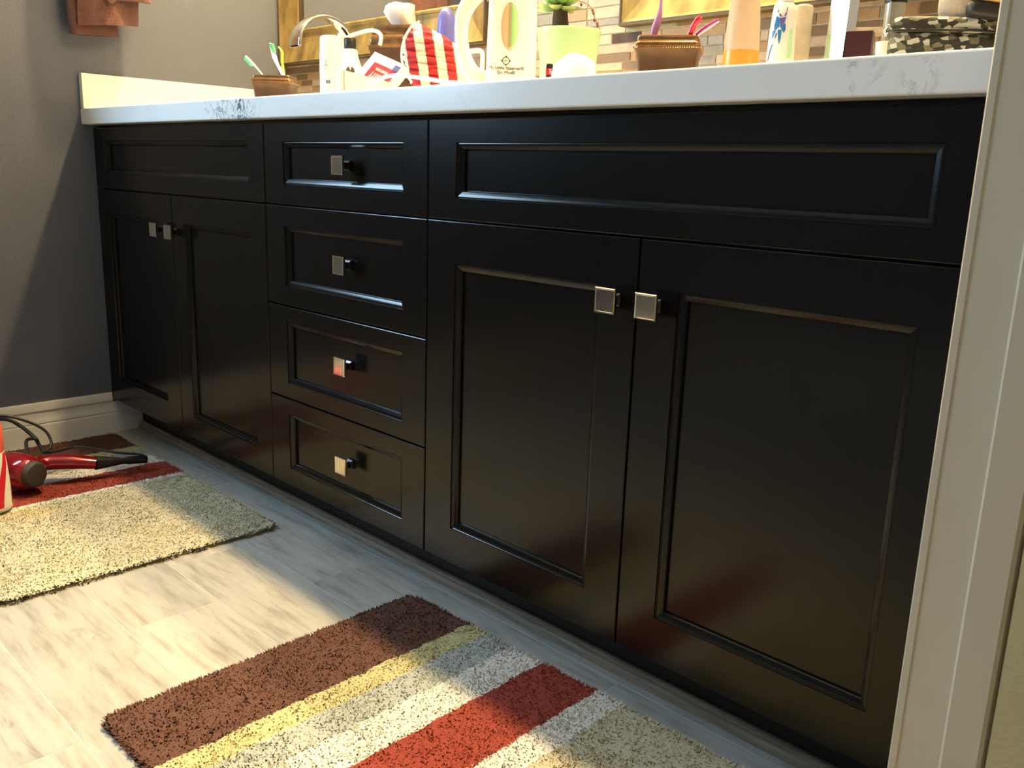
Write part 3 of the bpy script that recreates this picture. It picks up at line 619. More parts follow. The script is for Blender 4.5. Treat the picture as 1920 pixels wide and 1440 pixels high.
        mx, my, mz = x + lx * .5, y_ + ly * .5, z0 + ht * .7
        V[:, 2] = np.stack([mx + ux * 1.1, my + uy * 1.1, mz], 1); V[:, 3] = np.stack([mx - ux * 1.1, my - uy * 1.1, mz], 1)
        V[:, 4] = np.stack([x + lx, y_ + ly, z0 + ht], 1)
        me = bpy.data.meshes.new('pile'); me.vertices.add(cnt * 5 + ng); me.vertices.foreach_set('co', np.concatenate([V.reshape(-1), GV.reshape(-1)]))
        base = np.arange(cnt)[:, None] * 5
        loops = np.concatenate([base + np.array([[0, 1, 2, 3]]), base + np.array([[3, 2, 4]])], 1).reshape(-1); loops = np.concatenate([loops, (GQ + cnt * 5).reshape(-1)])
        me.loops.add(len(loops)); me.loops.foreach_set('vertex_index', loops.astype(np.int32))
        me.polygons.add(cnt * 2 + len(GQ)); st = np.concatenate([(np.arange(cnt)[:, None] * 7 + np.array([[0, 4]])).reshape(-1), cnt * 7 + 4 * np.arange(len(GQ))])
        me.polygons.foreach_set('loop_start', st.astype(np.int32)); me.update(calc_edges=True); me.validate()
        ca = me.color_attributes.new('col', 'FLOAT_COLOR', 'POINT')
        tone = (1 + .09 * r.standard_normal(cnt) + .05 * f1).clip(.7, 1.25)
        C4 = np.ones((cnt, 5, 4), np.float32); C4[:, :, :3] = (np.array(col)[None, :] * tone[:, None]).clip(0, .95)[:, None, :]; G4 = np.ones((ng, 4), np.float32); G4[:, :3] = np.array(col)[None, :] * .97; ca.data.foreach_set('color', np.concatenate([C4.reshape(-1), G4.reshape(-1)]))
        me.materials.append(M['pile'])
        o = bpy.data.objects.new('pile', me); COL.objects.link(o); o.parent = t; o['kind'] = 'stuff'; o['label'] = lab
    return t
rug('bath_rug', 'shaggy striped bath rug on the far left, with the red hair dryer lying on it', (.083, -.582, 0), 0.0, .562, 3, True)
rug('bath_rug', 'shaggy striped bath rug in the foreground, in front of the two large doors', (1.432, -.580, 0), 0.018, .572, 8, False)

# ------------------------------------------------------------------ towel on its bar, left wall
tb = thing('towel_bar', 'chrome towel bar on the grey wall above the side splash', 'towel bar', (WX, .05, 1.52))
b = MB(); b.tube([(.062, -.17, 0), (.062, .20, 0)], .007); b.build('bar', 'chrome', tb, smooth=40)
for yy in (-.165, .195):
    b = MB(); b.tube([(0, yy, 0), (.004, yy, 0), (.0042, yy, 0), (.012, yy, 0), (.066, yy, 0)], [.022, .022, .012, .009, .009], 20); b.build('post', 'chrome', tb, smooth=40)
def fold(path, thick, bottom, top, name, parent, nz=14, seed=0):
    pts = curve([(p[0], p[1], 0) for p in path], 6); n = len(pts); L_, R_ = [], []
    for i, p in enumerate(pts):
        t = (pts[min(i + 1, n - 1)] - pts[max(i - 1, 0)]).normalized(); nn = Vector((-t.y, t.x, 0))
        L_.append(p + nn * thick / 2); R_.append(p - nn * thick / 2)
    loop = L_ + R_[::-1]; par = [i / (n - 1) for i in range(n)]; par = par + par[::-1]
    b = MB(); rs = []
    for k in range(nz + 1):
        u = k / nz; ring = []
        for q, s_ in zip(loop, par):
            zb_ = bottom(s_); z = zb_ + (top - zb_) * u
            wv = .004 * math.sin(z * 21 + q.y * 40 + seed) * (1 - .6 * u)
            ring.append((q.x + wv, q.y + wv * .5, z))
        rs.append(ring)
    b.rings(rs); return b.build(name, 'towel', parent, smooth=60)
tw = thing('hand_towel', 'rust brown towel hanging folded on the grey wall at the top left', 'towel', (0, 0, 0))
X = WX
fold([(X + .026, .070), (X + .024, .02), (X + .026, -.030), (X + .040, -.052), (X + .056, -.040), (X + .060, .0), (X + .056, .055)], .008, lambda s_: 1.090 - .010 * math.sin(s_ * 3), 1.535, 'back_fold', tw, seed=1)
fold([(X + .064, -.038), (X + .078, .0), (X + .080, .05), (X + .070, .095), (X + .050, .120), (X + .030, .100)], .008, lambda s_: 1.103 + .022 * s_, 1.530, 'middle_fold', tw, seed=2)
fold([(X + .085, .040), (X + .092, .08), (X + .088, .125), (X + .068, .142), (X + .050, .130), (X + .044, .10)], .009, lambda s_: 1.172 + .012 * s_, 1.528, 'front_fold', tw, seed=3)
fold([(X + .092, .012), (X + .102, .035), (X + .098, .062)], .007, lambda s_: 1.200 - .040 * math.sin(s_ * PI), 1.530, 'corner_fold', tw, seed=4)

# ------------------------------------------------------------------ hair dryer on the far rug
hz = .018
P0 = at(60, 878, 'z', .065); P1 = at(88, 872, 'z', .060); P2 = at(268, 860, 'z', .040)
hd = thing('hair_dryer', 'metallic red hair dryer lying on the far rug, its black cord wrapped round', 'hair dryer', (P0.x, P0.y, hz))
def loc(p): return Vector(p) - Vector((P0.x, P0.y, hz))
# barrel axis: from the back grille (towards the camera, right) to the nozzle (left, away)
ax = Vector((-.93, -.36, 0)).normalized()
g = loc(at(62, 884, 'z', .068)); 
cB = Vector((g.x, g.y, .043))
side = Vector((-ax.y, ax.x, 0)); up_ = Vector((0, 0, 1))
def ringat(c, r, seg=28): return [tuple(c + side * (r * math.cos(2 * PI * j / seg)) + up_ * (r * math.sin(2 * PI * j / seg))) for j in range(seg)]
b = MB(); b.rings([ringat(cB + ax * d, r) for d, r in ((0, .030), (.004, .034), (.015, .039), (.04, .042), (.07, .041), (.10, .035), (.13, .029), (.16, .0265), (.19, .026))], cap0=True, cap1=True)
b.build('barrel', 'dryer_red', hd, smooth=50)
b = MB(); b.rings([ringat(cB + ax * d, r) for d, r in ((.002, .032), (-.006, .031), (-.012, .026), (-.0125, .022))]); b.build('rear_grille', 'grille', hd, smooth=40)
b = MB(); b.rings([ringat(cB + ax * d, r) for d, r in ((.19, .0275), (.215, .0265), (.24, .022))]); b.build('nozzle', 'dryer_black', hd, smooth=40)
h0 = loc(at(84, 868, 'z', .062)); h1 = loc(at(180, 868, 'z', .052)); h2 = loc(at(232, 864, 'z', .044))
pts = curve([cB + ax * .05, h0, (h0 + h1) / 2 + Vector((0, 0, .003)), h1], 8)
b = MB(); b.tube(pts, [.021 + .003 * math.sin(i / (len(pts) - 1) * PI) - .004 * (i / (len(pts) - 1)) for i in range(len(pts))], 18, flat=(1, .85)); b.build('handle', 'dryer_red', hd, smooth=60)
pts = curve([h1 - (h1 - h0) * .02, (h1 + h2) / 2, h2, loc(at(256, 862, 'z', .040)), loc(at(276, 861, 'z', .038))], 6)
n = len(pts); b = MB(); b.tube(pts, [.0175 - .0095 * min(1, i / (n * .45)) + (.002 if i > n * .55 else 0) for i in range(n)], 14); b.build('cord_grip', 'dryer_black', hd, smooth=60)
cp = [(276, 861, .040), (262, 852, .055), (215, 848, .058), (150, 838, .062), (110, 846, .066), (84, 850, .072), (95, 838, .085), (94, 822, .10), (80, 804, .115), (45, 788, .135), (0, 780, .15), (-40, 800, .12)]
b = MB(); b.tube(curve([loc(at(a, c, 'z', z)) for a, c, z in cp], 8), .0035, 8)
cp = [(84, 850, .070), (72, 832, .085), (66, 822, .10), (40, 800, .12), (10, 786, .135), (-30, 790, .12)]
b.tube(curve([loc(at(a, c, 'z', z)) for a, c, z in cp], 8), .0048, 8)
cp = [(66, 822, .098), (50, 826, .100), (50, 850, .090), (50, 880, .065), (54, 908, .038), (80, 905, .034)]
b.tube(curve([loc(at(a, c, 'z', z)) for a, c, z in cp], 8), .0042, 8)
b.build('cord', 'dryer_black', hd, smooth=60)
# red and white spray bottle at the left edge
Q = at(-14, 952, 'z', .018)
sb = thing('spray_can', 'red and white bottle with coral cap at the left picture edge beside the hair dryer', 'bottle', (Q.x, Q.y, .016), face_cam(Q))
rs = mpx(Q)
prof_ = [(.0375, 0), (.0400, .004), (.0400, .010), (.0385, .06), (.036, .105), (.033, .130)]
b = MB(); b.lathe(prof_, seg=40); b.build('body', 'white_card', sb, smooth=50)
# curved red bands wrap the body
for ph, wdt in ((-.75, .30), (.15, .42), (1.25, .35)):
    rings_ = []
    for k in range(13):
        z = .002 + .126 * k / 12; rr_ = np.interp(z, [p[1] for p in prof_], [p[0] for p in prof_]) + .0004
        a0 = -PI / 2 + ph + .9 * (k / 12) ** 1.6; rings_.append([(rr_ * math.cos(a0 + wdt * s_ / 4), rr_ * math.sin(a0 + wdt * s_ / 4), z) for s_ in range(5)])
    MB().rings(rings_, cap0=False, cap1=False, closed=False).build('red_band', 'red_print', sb, smooth=60)
MB().lathe([(.033, .130), (.0335, .133), (.0335, .185), (.030, .196), (.018, .200)], seg=36).build('cap', 'coral', sb, smooth=50)

# ------------------------------------------------------------------ things on the countertop
ZC = .9003
def spot(px, y, py=150):
    p = at(px, py, 'y', y); return Vector((p.x, y, ZC))
def zof(px, py, y): return at(px, py, 'y', y).z - ZC

def bronze_tub(name, label, cat, px, y, w, d, hgt, rot):
    p = spot(px, y); t = thing(name, label, cat, p, face_cam(p) + rot)
    def rc(w_, d_, z, r=.006):
        pts = []
        for sx_, sy_, a0 in ((1, 1, 0), (-1, 1, 90), (-1, -1, 180), (1, -1, 270)):
            for k in range(4):
                a = math.radians(a0 + k * 30); pts.append((sx_ * (w_ / 2 - r) + r * math.cos(a), sy_ * (d_ / 2 - r) + r * math.sin(a), z))
        return pts
    H = hgt; k = [(.83, 0), (.835, .04), (.85, .30), (.885, .52), (.935, .66), (1.0, .735)]
    MB().rings([rc(w * s_, d * s_, H * z) for s_, z in k]).build('body', 'bronze', t, smooth=35)
    k2 = [(1.0, .735), (.985, .75), (.945, .765), (.955, .785), (.965, .83), (.93, .87), (.895, .885), (.91, .91), (.905, .965), (.87, 1.0), (.70, 1.0), (.68, .97), (.66, .80)]
    MB().rings([rc(w * s_, d * s_, H * z) for s_, z in k2], cap0=False).build('rim', 'bronze_light', t, smooth=35)
    # rope beading under the rim
    b = MB(); bw, bd, z = w * .985, d * .985, H * .755
    per = []
    for i in range(int(bw / .0032)): per += [(-bw / 2 + i * .0032, -bd / 2), (-bw / 2 + i * .0032, bd / 2)]
    for i in range(int(bd / .0032)): per += [(-bw / 2, -bd / 2 + i * .0032), (bw / 2, -bd / 2 + i * .0032)]
    for (x, yy) in per: b.add([(x - .0013, yy, z), (x, yy - .0015, z), (x + .0013, yy, z), (x, yy + .0015, z), (x, yy, z + .0015), (x, yy, z - .0015)], [(0, 1, 4), (1, 2, 4), (2, 3, 4), (3, 0, 4), (1, 0, 5), (2, 1, 5), (3, 2, 5), (0, 3, 5)])
    b.build('beading', 'bronze_light', t)
    return t, p
y1 = .15
hL, pL = bronze_tub('toothbrush_holder', 'bronze toothbrush holder at the left end, holding green and white brushes', 'toothbrush holder', 516, y1, 78 * mpx(spot(516, y1)), .070, zof(516, 143, y1), -.30)
hR, pR = bronze_tub('toothbrush_holder', 'bronze toothbrush holder with rope trim in front of the right mirror, holding pink brushes', 'toothbrush holder', 1250, y1, 122 * mpx(spot(1250, y1)), .070, zof(1250, 72, y1), -.10)

def brush(label, y, pts, mats, widths, head=None, bristle=None, y_end=None):
    """toothbrush drawn as a tapered bar through pixel stations at depth y"""
    P = [at(a, c, 'y', y + (dy if dy else 0)) for a, c, dy in pts]
    base = P[0]; t = thing('toothbrush', label, 'toothbrush', base)
    q = curve([p - base for p in P], 6); n = len(q)
    rad = list(np.interp(np.linspace(0, 1, n), np.linspace(0, 1, len(widths)), widths))
    MB().tube(q, rad, 10, flat=(1, 1)).build('handle', mats, t, smooth=60)
    if head:
        a, c = Vector(at(*head[0][:2], 'y', y + head[0][2])) - base, Vector(at(*head[1][:2], 'y', y + head[1][2])) - base
        MB().tube([a, (a + c) / 2, c], [head[2] * .8, head[2], head[2] * .7], 8, flat=(1, .45)).build('head', head[3], t, smooth=60)
        if bristle:
            u = (c - a); nrm = Vector(at(*bristle[0], 'y', y)) - Vector(at(*bristle[1], 'y', y)); nrm = nrm.normalized() * bristle[2]
            s_ = u.cross(nrm).normalized() * (head[2] * .8)
            b = MB()
            for i in range(6):
                o_ = a + u * (.12 + .15 * i); du = u * .05
                b.add([o_ - du - s_, o_ + du - s_, o_ + du + s_, o_ - du + s_, o_ - du - s_ + nrm, o_ + du - s_ + nrm, o_ + du + s_ + nrm, o_ - du + s_ + nrm], [(0, 1, 2, 3), (7, 6, 5, 4), (0, 4, 5, 1), (1, 5, 6, 2), (2, 6, 7, 3), (3, 7, 4, 0)])
            b.build('bristles', bristle[3], t)
    return t
mp_ = mpx(pL)
brush('white toothbrush with green bristles leaning left out of the left holder', y1, [(503, 160, 0), (494, 143, 0), (484, 130, 0), (475, 120, 0)], 'cream_plastic', [1.6 * mp_, 1.2 * mp_, 1.4 * mp_, 2.2 * mp_], ((476, 121, 0), (461, 105, 0), 3.2 * mp_, 'cream_plastic'), ((462, 118), (468, 112), .0105, 'green_bristle'))
brush('thick white toothbrush standing in the left holder', y1, [(535, 158, 0), (531, 142, 0), (521, 122, 0), (515, 108, 0), (510, 92, 0)], 'white_plastic', [3.0 * mp_, 3.4 * mp_, 3.0 * mp_, 4.4 * mp_, 3.2 * mp_], ((512, 100, 0), (507, 81, 0), 3.6 * mp_, 'white_plastic'), ((520, 88), (510, 90), .009, 'green_bristle'))
brush('lime green toothbrush behind the thick white one in the left holder', y1 + .012, [(534, 158, 0), (532, 140, 0), (529, 115, 0), (529, 98, 0), (522, 88, 0)], 'lime_plastic', [2.4 * mp_, 2.8 * mp_, 2.6 * mp_, 2.0 * mp_, 1.6 * mp_])
mp_ = mpx(pR)
brush('lilac toothbrush with ribbed grip in the right holder', y1, [(1223, 95, 0), (1224, 73, 0), (1230, 50, 0), (1236, 30, 0), (1239, 10, 0), (1241, -30, 0)], 'purple_plastic', [4.2 * mp_, 5 * mp_, 8 * mp_, 6 * mp_, 3 * mp_, 2.5 * mp_])
brush('clear red toothbrush leaning right in the right holder', y1, [(1287, 92, 0), (1291, 72, 0), (1299, 52, 0), (1308, 38, 0), (1314, 31, 0)], 'red_plastic', [4 * mp_, 4.6 * mp_, 5.6 * mp_, 6 * mp_, 3.5 * mp_])
brush('violet and white toothbrush lying furthest right in the right holder', y1 + .01, [(1292, 90, 0), (1299, 73, 0), (1315, 57, 0), (1333, 45, 0), (1347, 37, 0)], 'violet_plastic', [3.2 * mp_, 3.4 * mp_, 3.2 * mp_, 2.8 * mp_, 2.6 * mp_], ((1308, 67, -.004), (1348, 40, -.004), 2.2 * mp_, 'white_plastic'))

# faucets: broad curved blade spout on a round post, lever at the side
def faucet(x, label, yb=.525, tip=.350, top=1.150, ztip=1.070):
    t = thing('faucet', label, 'faucet', (x, yb, ZC))
    MB().lathe([(.026, 0), (.026, .004), (.020, .008), (.020, .012)], seg=28).build('base', 'chrome', t, smooth=40)
    ym = (0 + tip - yb) / 2; R = abs(tip - yb) / 2
    zt = top - ZC; za = zt - .085
    path = [(0, 0, .008), (0, 0, za * .5), (0, 0, za)]
    for k in range(1, 15):
        a = PI * k / 15; path.append((0, ym + R * math.cos(a), za + .085 * math.sin(a) ** .9))
    path.append((0, tip - yb, za + .004)); path.append((0, tip - yb - .002, ztip - ZC))
    q = [Vector(p) for p in path]; rs_ = []; n = len(q)
    for i, p in enumerate(q):
        tt = (q[min(i + 1, n - 1)] - q[max(i - 1, 0)]).normalized(); nn = Vector((1, 0, 0)).cross(tt).normalized()
        u = i / (n - 1); hw = .016 + .010 * u; ht = .011 - .006 * min(1, u * 1.4)
        rs_.append([tuple(p + Vector((1, 0, 0)) * (hw * math.copysign(abs(math.cos(a)) ** .6, math.cos(a))) + nn * (ht * math.copysign(abs(math.sin(a)) ** .7, math.sin(a)))) for a in [2 * PI * j / 20 for j in range(20)]])
    MB().rings(rs_).build('spout', 'chrome', t, smooth=60)
    b = MB(); b.lathe([(.016, 0), (.016, .03), (.013, .036)], (.09, .0, 0), 20); b.box(.084, .096, -.055, .0, .034, .041, bev=.002); b.build('lever', 'chrome', t, smooth=40)
faucet(.487, 'chrome faucet with a broad arched spout in front of the left mirror')
faucet(1.885, 'chrome faucet rising out of view behind the maroon box at the right end')

# white aerosol can
def bottle(name, label, cat, px, y, prof_px, mats, part_names, base_py=165, rot=0, sy=1.0, seg=32):
    """prof_px: list of parts; each part = list of (half width in px, pixel row) read at the object's own depth"""
    p = spot(px, y, base_py); t = thing(name, label, cat, p, face_cam(p) + rot); mm = mpx(p)
    for pr, mt_, nm in zip(prof_px, mats, part_names):
        pf = [(hw * mm, max(0, at(px, py, 'y', y).z - ZC) if py < 900 else 0) for hw, py in pr]
        MB().lathe(pf, seg=seg, sy=sy).build(nm, mt_, t, smooth=45)
    return t, p, mm
t, p, mm = bottle('spray_can', 'tall white cylindrical can beside the left faucet, with small blue print', 'bottle', 620.5, .17, [[(19, 999), (20, 170), (20, 100)], [(19.3, 100), (19.3, 73), (18, 69), (14, 67.5)]], ['white_plastic', 'white_plastic'], ['body', 'cap'])
rf = 20 * mm + .0003
def label_on(t, r, x0, x1, z0, z1, mt_, nm='printed_mark', seg=6):
    rs_ = []
    for z in (z0, z1): rs_.append([(r * math.sin(x0 / r + (x1 - x0) / r * k / seg), -r * math.cos(x0 / r + (x1 - x0) / r * k / seg), z) for k in range(seg + 1)])
    return MB().rings(rs_, cap0=False, cap1=False, closed=False).build(nm, mt_, t, smooth=60)
def zl(px, py, y): return at(px, py, 'y', y).z - ZC
for a, c in ((-9, -5.2), (-4.6, -.8)):
    for k in range(3): label_on(t, rf, a * mm, c * mm, zl(616, 158.5 - 2.1 * k, .17), zl(616, 157 - 2.1 * k, .17), 'navy_print')
for a, c, u, v in ((-11, -9.5, 122, 118), (-9, -7, 127, 123), (-13, -11, 128, 124), (-11, -9, 133, 131), (-8, -6.5, 119, 116)): label_on(t, rf, a * mm, c * mm, zl(612, u, .17), zl(612, v, .17), 'grey_metal', 'leaf_mark')

# white bottle with the black cap
t, p, mm = bottle('lotion_bottle', 'white bottle with a square black cap behind the white carton', 'bottle', 657, .25, [[(26, 999), (27, 160), (24, 135), (17, 113), (14.5, 104), (14, 95), (11, 92.5)], [(10.5, 93), (11, 92), (11, 73), (10, 71.5)]], ['white_plastic', 'black_plastic'], ['body', 'cap'])
# round dark mark on its shoulder
zc = zl(656, 136, .25)
b = MB(); n = 16; rr_ = 23.5 * mm
b.add([(0, -rr_ - .001, zc)] + [(8 * mm * math.cos(a), -rr_ - .001 + .004 * math.sin(a), zc + 9 * mm * math.sin(a)) for a in [2 * PI * k / n for k in range(n)]], [(0, 1 + k, 1 + (k + 1) % n) for k in range(n)])
b.build('round_mark', 'brown_print', t)
t, p, mm = bottle('lotion_bottle', 'small white pump bottle between the white can and the black capped bottle', 'bottle', 641, .285, [[(11, 999), (11, 100), (7, 84)], [(4.5, 84), (5, 72), (6.5, 68), (6.5, 63), (3, 61)]], ['cream_plastic', 'white_plastic'], ['body', 'pump'], base_py=150)
# white carton
p = spot(690, .12); mm = mpx(p); t = thing('carton', 'low white carton lying at the counter edge in front of the black capped bottle', 'box', p, face_cam(p) - .1)
hh = zl(690, 134, .12)
MB().add([(-46 * mm, -.016, 0), (42 * mm, -.016, 0), (42 * mm, .03, 0), (-46 * mm, .03, 0), (-46 * mm, -.016, hh), (42 * mm, -.016, hh * .62), (42 * mm, .03, hh * .62), (-46 * mm, .03, hh)], [(3, 2, 1, 0), (4, 5, 6, 7), (0, 1, 5, 4), (1, 2, 6, 5), (2, 3, 7, 6), (3, 0, 4, 7)]).build('box', 'white_card', t)
MB().box(-43.5 * mm, -41 * mm, -.0165, -.0158, .004, hh - .002).build('strip', 'pink_strip', t)

# tissue cover with tissue
tc_, p = bronze_tub('tissue_cover', 'dark bronze tissue box cover with a white tissue sticking out, behind the toothpaste', 'tissue box', 760, .40, 108 * mpx(spot(760, .40)), .125, zl(755, 54, .40), -.38)
mm = mpx(p)
def crumple(name, label, cat, p, rz, silhouette, depth_, mt_, amp=.006, seed=1, parent=None, seg=28, kk=1.0, nm='sheet'):
    """closed crumpled body from a silhouette list of (z, left, right)"""
    r = random.Random(seed); rs_ = []
    ph = [r.uniform(0, 6) for _ in range(6)]
    for i, (z, l, rt) in enumerate(silhouette):
        c, hw = (l + rt) / 2, (rt - l) / 2; ring = []
        for j in range(seg):
            a = 2 * PI * j / seg
            q = 1 + kk * (amp / max(hw, .004)) * (math.sin(3 * a + ph[0] + i * .8) + .7 * math.sin(7 * a + ph[1] - i * 1.3) + .5 * math.sin(11 * a + ph[2] + i * 2.1))
            ring.append((c + hw * q * math.cos(a), depth_ * (hw / max(s_[2] - s_[1] for s_ in silhouette) * 2) * q * math.sin(a), z + amp * .5 * math.sin(5 * a + ph[3] + i)))
        rs_.append(ring)
    b = MB(); b.rings(rs_)
    if parent is None:
        t = thing(name, label, cat, p, rz)
    else: t = parent
    b.build(nm, mt_, t, smooth=40); return t
zz = lambda py: zl(750, py, .40)
p2 = spot(748, .40); p2 = Vector((p2.x, p2.y, ZC)); off = 0
t = thing('tissue', 'white tissue standing up out of the bronze tissue cover', 'tissue', p2 + Vector((0, 0, zz(57))), face_cam(p2))
base = zz(57)
crumple('', '', '', None, 0, [(zz(64) - base, 0 * mm, 32 * mm), (zz(57) - base, -5 * mm, 34 * mm), (zz(45) - base, -14 * mm, 31 * mm), (zz(32) - base, -23 * mm, 29 * mm), (zz(22) - base, -28 * mm, 28 * mm), (zz(14) - base, -26 * mm, 28 * mm), (zz(8) - base, -19 * mm, 27 * mm), (zz(7) - base, -10 * mm, 18 * mm)], .035, 'tissue', amp=.0016, seed=5, parent=t)

# toothpaste carton, leaning upside down
yb_ = .245
A, B, D = at(703, 97, 'y', yb_ + .02), at(757, 121, 'y', yb_ + .0), at(672, 146, 'y', yb_ - .02)
e1 = (B - A); e2 = (D - A); nrm = e1.cross(e2).normalized()
if nrm.dot(CAM - A) < 0: nrm = -nrm
e2 = (e2 - e1.normalized() * e2.dot(e1.normalized()))
t = thing('toothpaste_box', 'red and white toothpaste carton leaning upside down beside the striped pouch', 'box', A)
Z_ = Vector((0, 0, 0)); th_ = -nrm * .022
vs = [Z_, e1, e1 + e2, e2]; vs = vs + [v + th_ for v in vs]
MB().add([tuple(v) for v in vs], [(0, 1, 2, 3), (7, 6, 5, 4), (0, 4, 5, 1), (1, 5, 6, 2), (2, 6, 7, 3), (3, 7, 4, 0)]).build('box', 'white_card', t)
o1 = nrm * .0006
q = lambda u, v: tuple(e1 * u + e2 * v + o1)
MB().add([q(.22, .30), q(.98, .30), q(1.0, .86), q(.22, .86)], [(0, 1, 2, 3)]).build('red_panel', 'red_print', t)
MB().add([q(.82, .12), q(1.0, .12), q(1.0, .42), q(.82, .42)], [(0, 1, 2, 3)]).build('blue_panel', 'navy_print', t)
def text_on(s_, u, v, size, mt_, t, e1, e2, nrm, flip=True):
    o = text('lettering', s_, size, mt_, t, (0, 0, 0))
    ex = e1.normalized() * (-1 if flip else 1); ez = nrm; ey = ez.cross(ex)
    mt4 = Matrix.Identity(4)
    for i in range(3): mt4[i][0] = ex[i]; mt4[i][1] = ey[i]; mt4[i][2] = ez[i]
    pos = e1 * u + e2 * v + nrm * .0010; mt4.translation = pos; o.matrix_local = mt4; return o
text_on('CAVITY', .60, .70, .019, 'white_print', t, e1, e2, nrm)
text_on('PROTECTION', .60, .48, .0085, 'white_print', t, e1, e2, nrm)
text_on('fluoride toothpaste', .66, .22, .0055, 'red_print', t, e1, e2, nrm) if False else None

# striped pouch
y_ = .19; p = spot(812, y_); mm = mpx(p); zz = lambda py: zl(810, py, y_)
t = thing('striped_pouch', 'red and cream striped gathered cloth pouch left of the white steamer', 'pouch', p, face_cam(p))
rows = [(166, -34, 56), (158, -42, 60), (146, -46, 64), (132, -50, 62), (116, -54, 58), (100, -56, 52), (86, -56, 44), (76, -54, 32), (66, -50, 14), (58, -46, -2), (51, -42, -18), (47, -38, -26)]
seg = 72; rs_ = []
zs = [max(0, zz(r[0])) for r in rows]
M_ = 44; zz_all = np.linspace(zs[0], zs[-1], M_)
lf = np.interp(zz_all, zs, [r[1] for r in rows]); rt = np.interp(zz_all, zs, [r[2] for r in rows])
for i, z in enumerate(zz_all):
    c, hw = (lf[i] + rt[i]) / 2 * mm, (rt[i] - lf[i]) / 2 * mm; ring = []
    for j in range(seg):
        a = 2 * PI * j / seg
        wr = .0022 * math.sin(i * 1.45 + 1.6 * math.sin(a * 2) + 2.2 * math.cos(a)) + .0014 * math.sin(i * .9 + 5 * a)
        ring.append((c + (hw + wr) * math.cos(a), (min(.042, hw * .85) + wr) * math.sin(a), z + .0015 * math.sin(6 * a + i)))
    rs_.append(ring)
MB().rings(rs_).build('cloth', 'stripes', t, smooth=70)
b = MB(); b.tube(curve([(-26 * mm, -.030, zz(47)), (-43 * mm, -.034, zz(62)), (-55 * mm, -.036, zz(90)), (-57 * mm, -.038, zz(118)), (-48 * mm, -.040, zz(146)), (-38 * mm, -.040, zz(160))], 6), .0022, 8); b.build('drawstring', 'cord_white', t, smooth=60)

# periwinkle rounded bottle
t, p, mm = bottle('shampoo_bottle', 'periwinkle blue bottle with a domed top between the pouch and the steamer', 'bottle', 836, .33, [[(17.5, 999), (17.5, 70), (17, 48), (15.5, 34), (12.5, 24), (8, 17.5), (3, 15)]], ['periwinkle'], ['body'], base_py=120)

# handheld steamer
y_ = .16; p = spot(957, y_); mm = mpx(p); zz = lambda py: zl(957, py, y_); rzS = face_cam(p) + .05
st_ = thing('garment_steamer', 'white handheld garment steamer with loop handle and oval tank window', 'steamer', p, rzS)
def rrect(w_, d_, z, cx=0, r=.4):
    pts = []
    for j in range(32):
        a = 2 * PI * j / 32; c, s_ = math.cos(a), math.sin(a)
        pts.append((cx + w_ / 2 * math.copysign(abs(c) ** r, c), d_ / 2 * math.copysign(abs(s_) ** r, s_), z))
    return pts
MB().rings([rrect(88 * mm, .060, 0), rrect(92 * mm, .064, .003), rrect(91 * mm, .064, zz(90)), rrect(87 * mm, .062, zz(0)), rrect(82 * mm, .060, zz(-40)), rrect(70 * mm, .055, zz(-62)), rrect(50 * mm, .045, zz(-72))]).build('body', 'white_plastic', st_, smooth=50)
MB().rings([rrect(54 * mm, .040, zz(-70)), rrect(60 * mm, .050, zz(-80)), rrect(66 * mm, .055, zz(-92)), rrect(60 * mm, .05, zz(-97))]).build('steam_head', 'white_plastic', st_, smooth=50)
fy = -.0326
b = MB(); n = 32; ov = lambda s_, yy: [(-6 * mm + 15.5 * mm * s_ * math.cos(a), yy, (zz(12) + zz(100)) / 2 + (zz(12) - zz(100)) / 2 * s_ * math.sin(a)) for a in [2 * PI * k / n for k in range(n)]]
b.rings([ov(1.0, fy), ov(.93, fy - .0012), ov(.80, fy - .0016)], cap0=False); b.build('tank_window', 'tank', st_, smooth=60)
b = MB(); b.rings([ov(1.0, fy + .001), ov(1.0, fy - .0006), ov(1.06, fy - .0010), ov(1.08, fy + .001)], cap0=False, cap1=False); b.build('window_rim', 'cream_plastic', st_, smooth=60)
# loop handle
hp = [(888, 5), (872, 14), (862, 32), (858, 56), (858, 80), (862, 104), (872, 130), (886, 150)]
pts = curve([((-70) * mm + (a - 887 + 14) * mm * 1.0, 0, zz(c)) for a, c in hp], 6)
pts = [Vector(((a.x), 0, a.z)) for a in pts]
hp2 = [(916, -34), (896, -14), (880, 6), (868, 30), (864, 58), (865, 84), (869, 108), (878, 130), (892, 146), (912, 154)]
pts = curve([((a - 957) * mm, 0, max(.010, zz(c))) for a, c in hp2], 6); n = len(pts)
MB().tube(pts, [.0085 + .004 * abs(1 - 2 * i / (n - 1)) for i in range(n)], 16, flat=(1.0, 1.3)).build('handle', 'white_plastic', st_, smooth=60)
MB().box(-47 * mm, -44 * mm, -.010, .010, zz(4), zz(-14), bev=.001).build('button', 'ring_dark', st_)
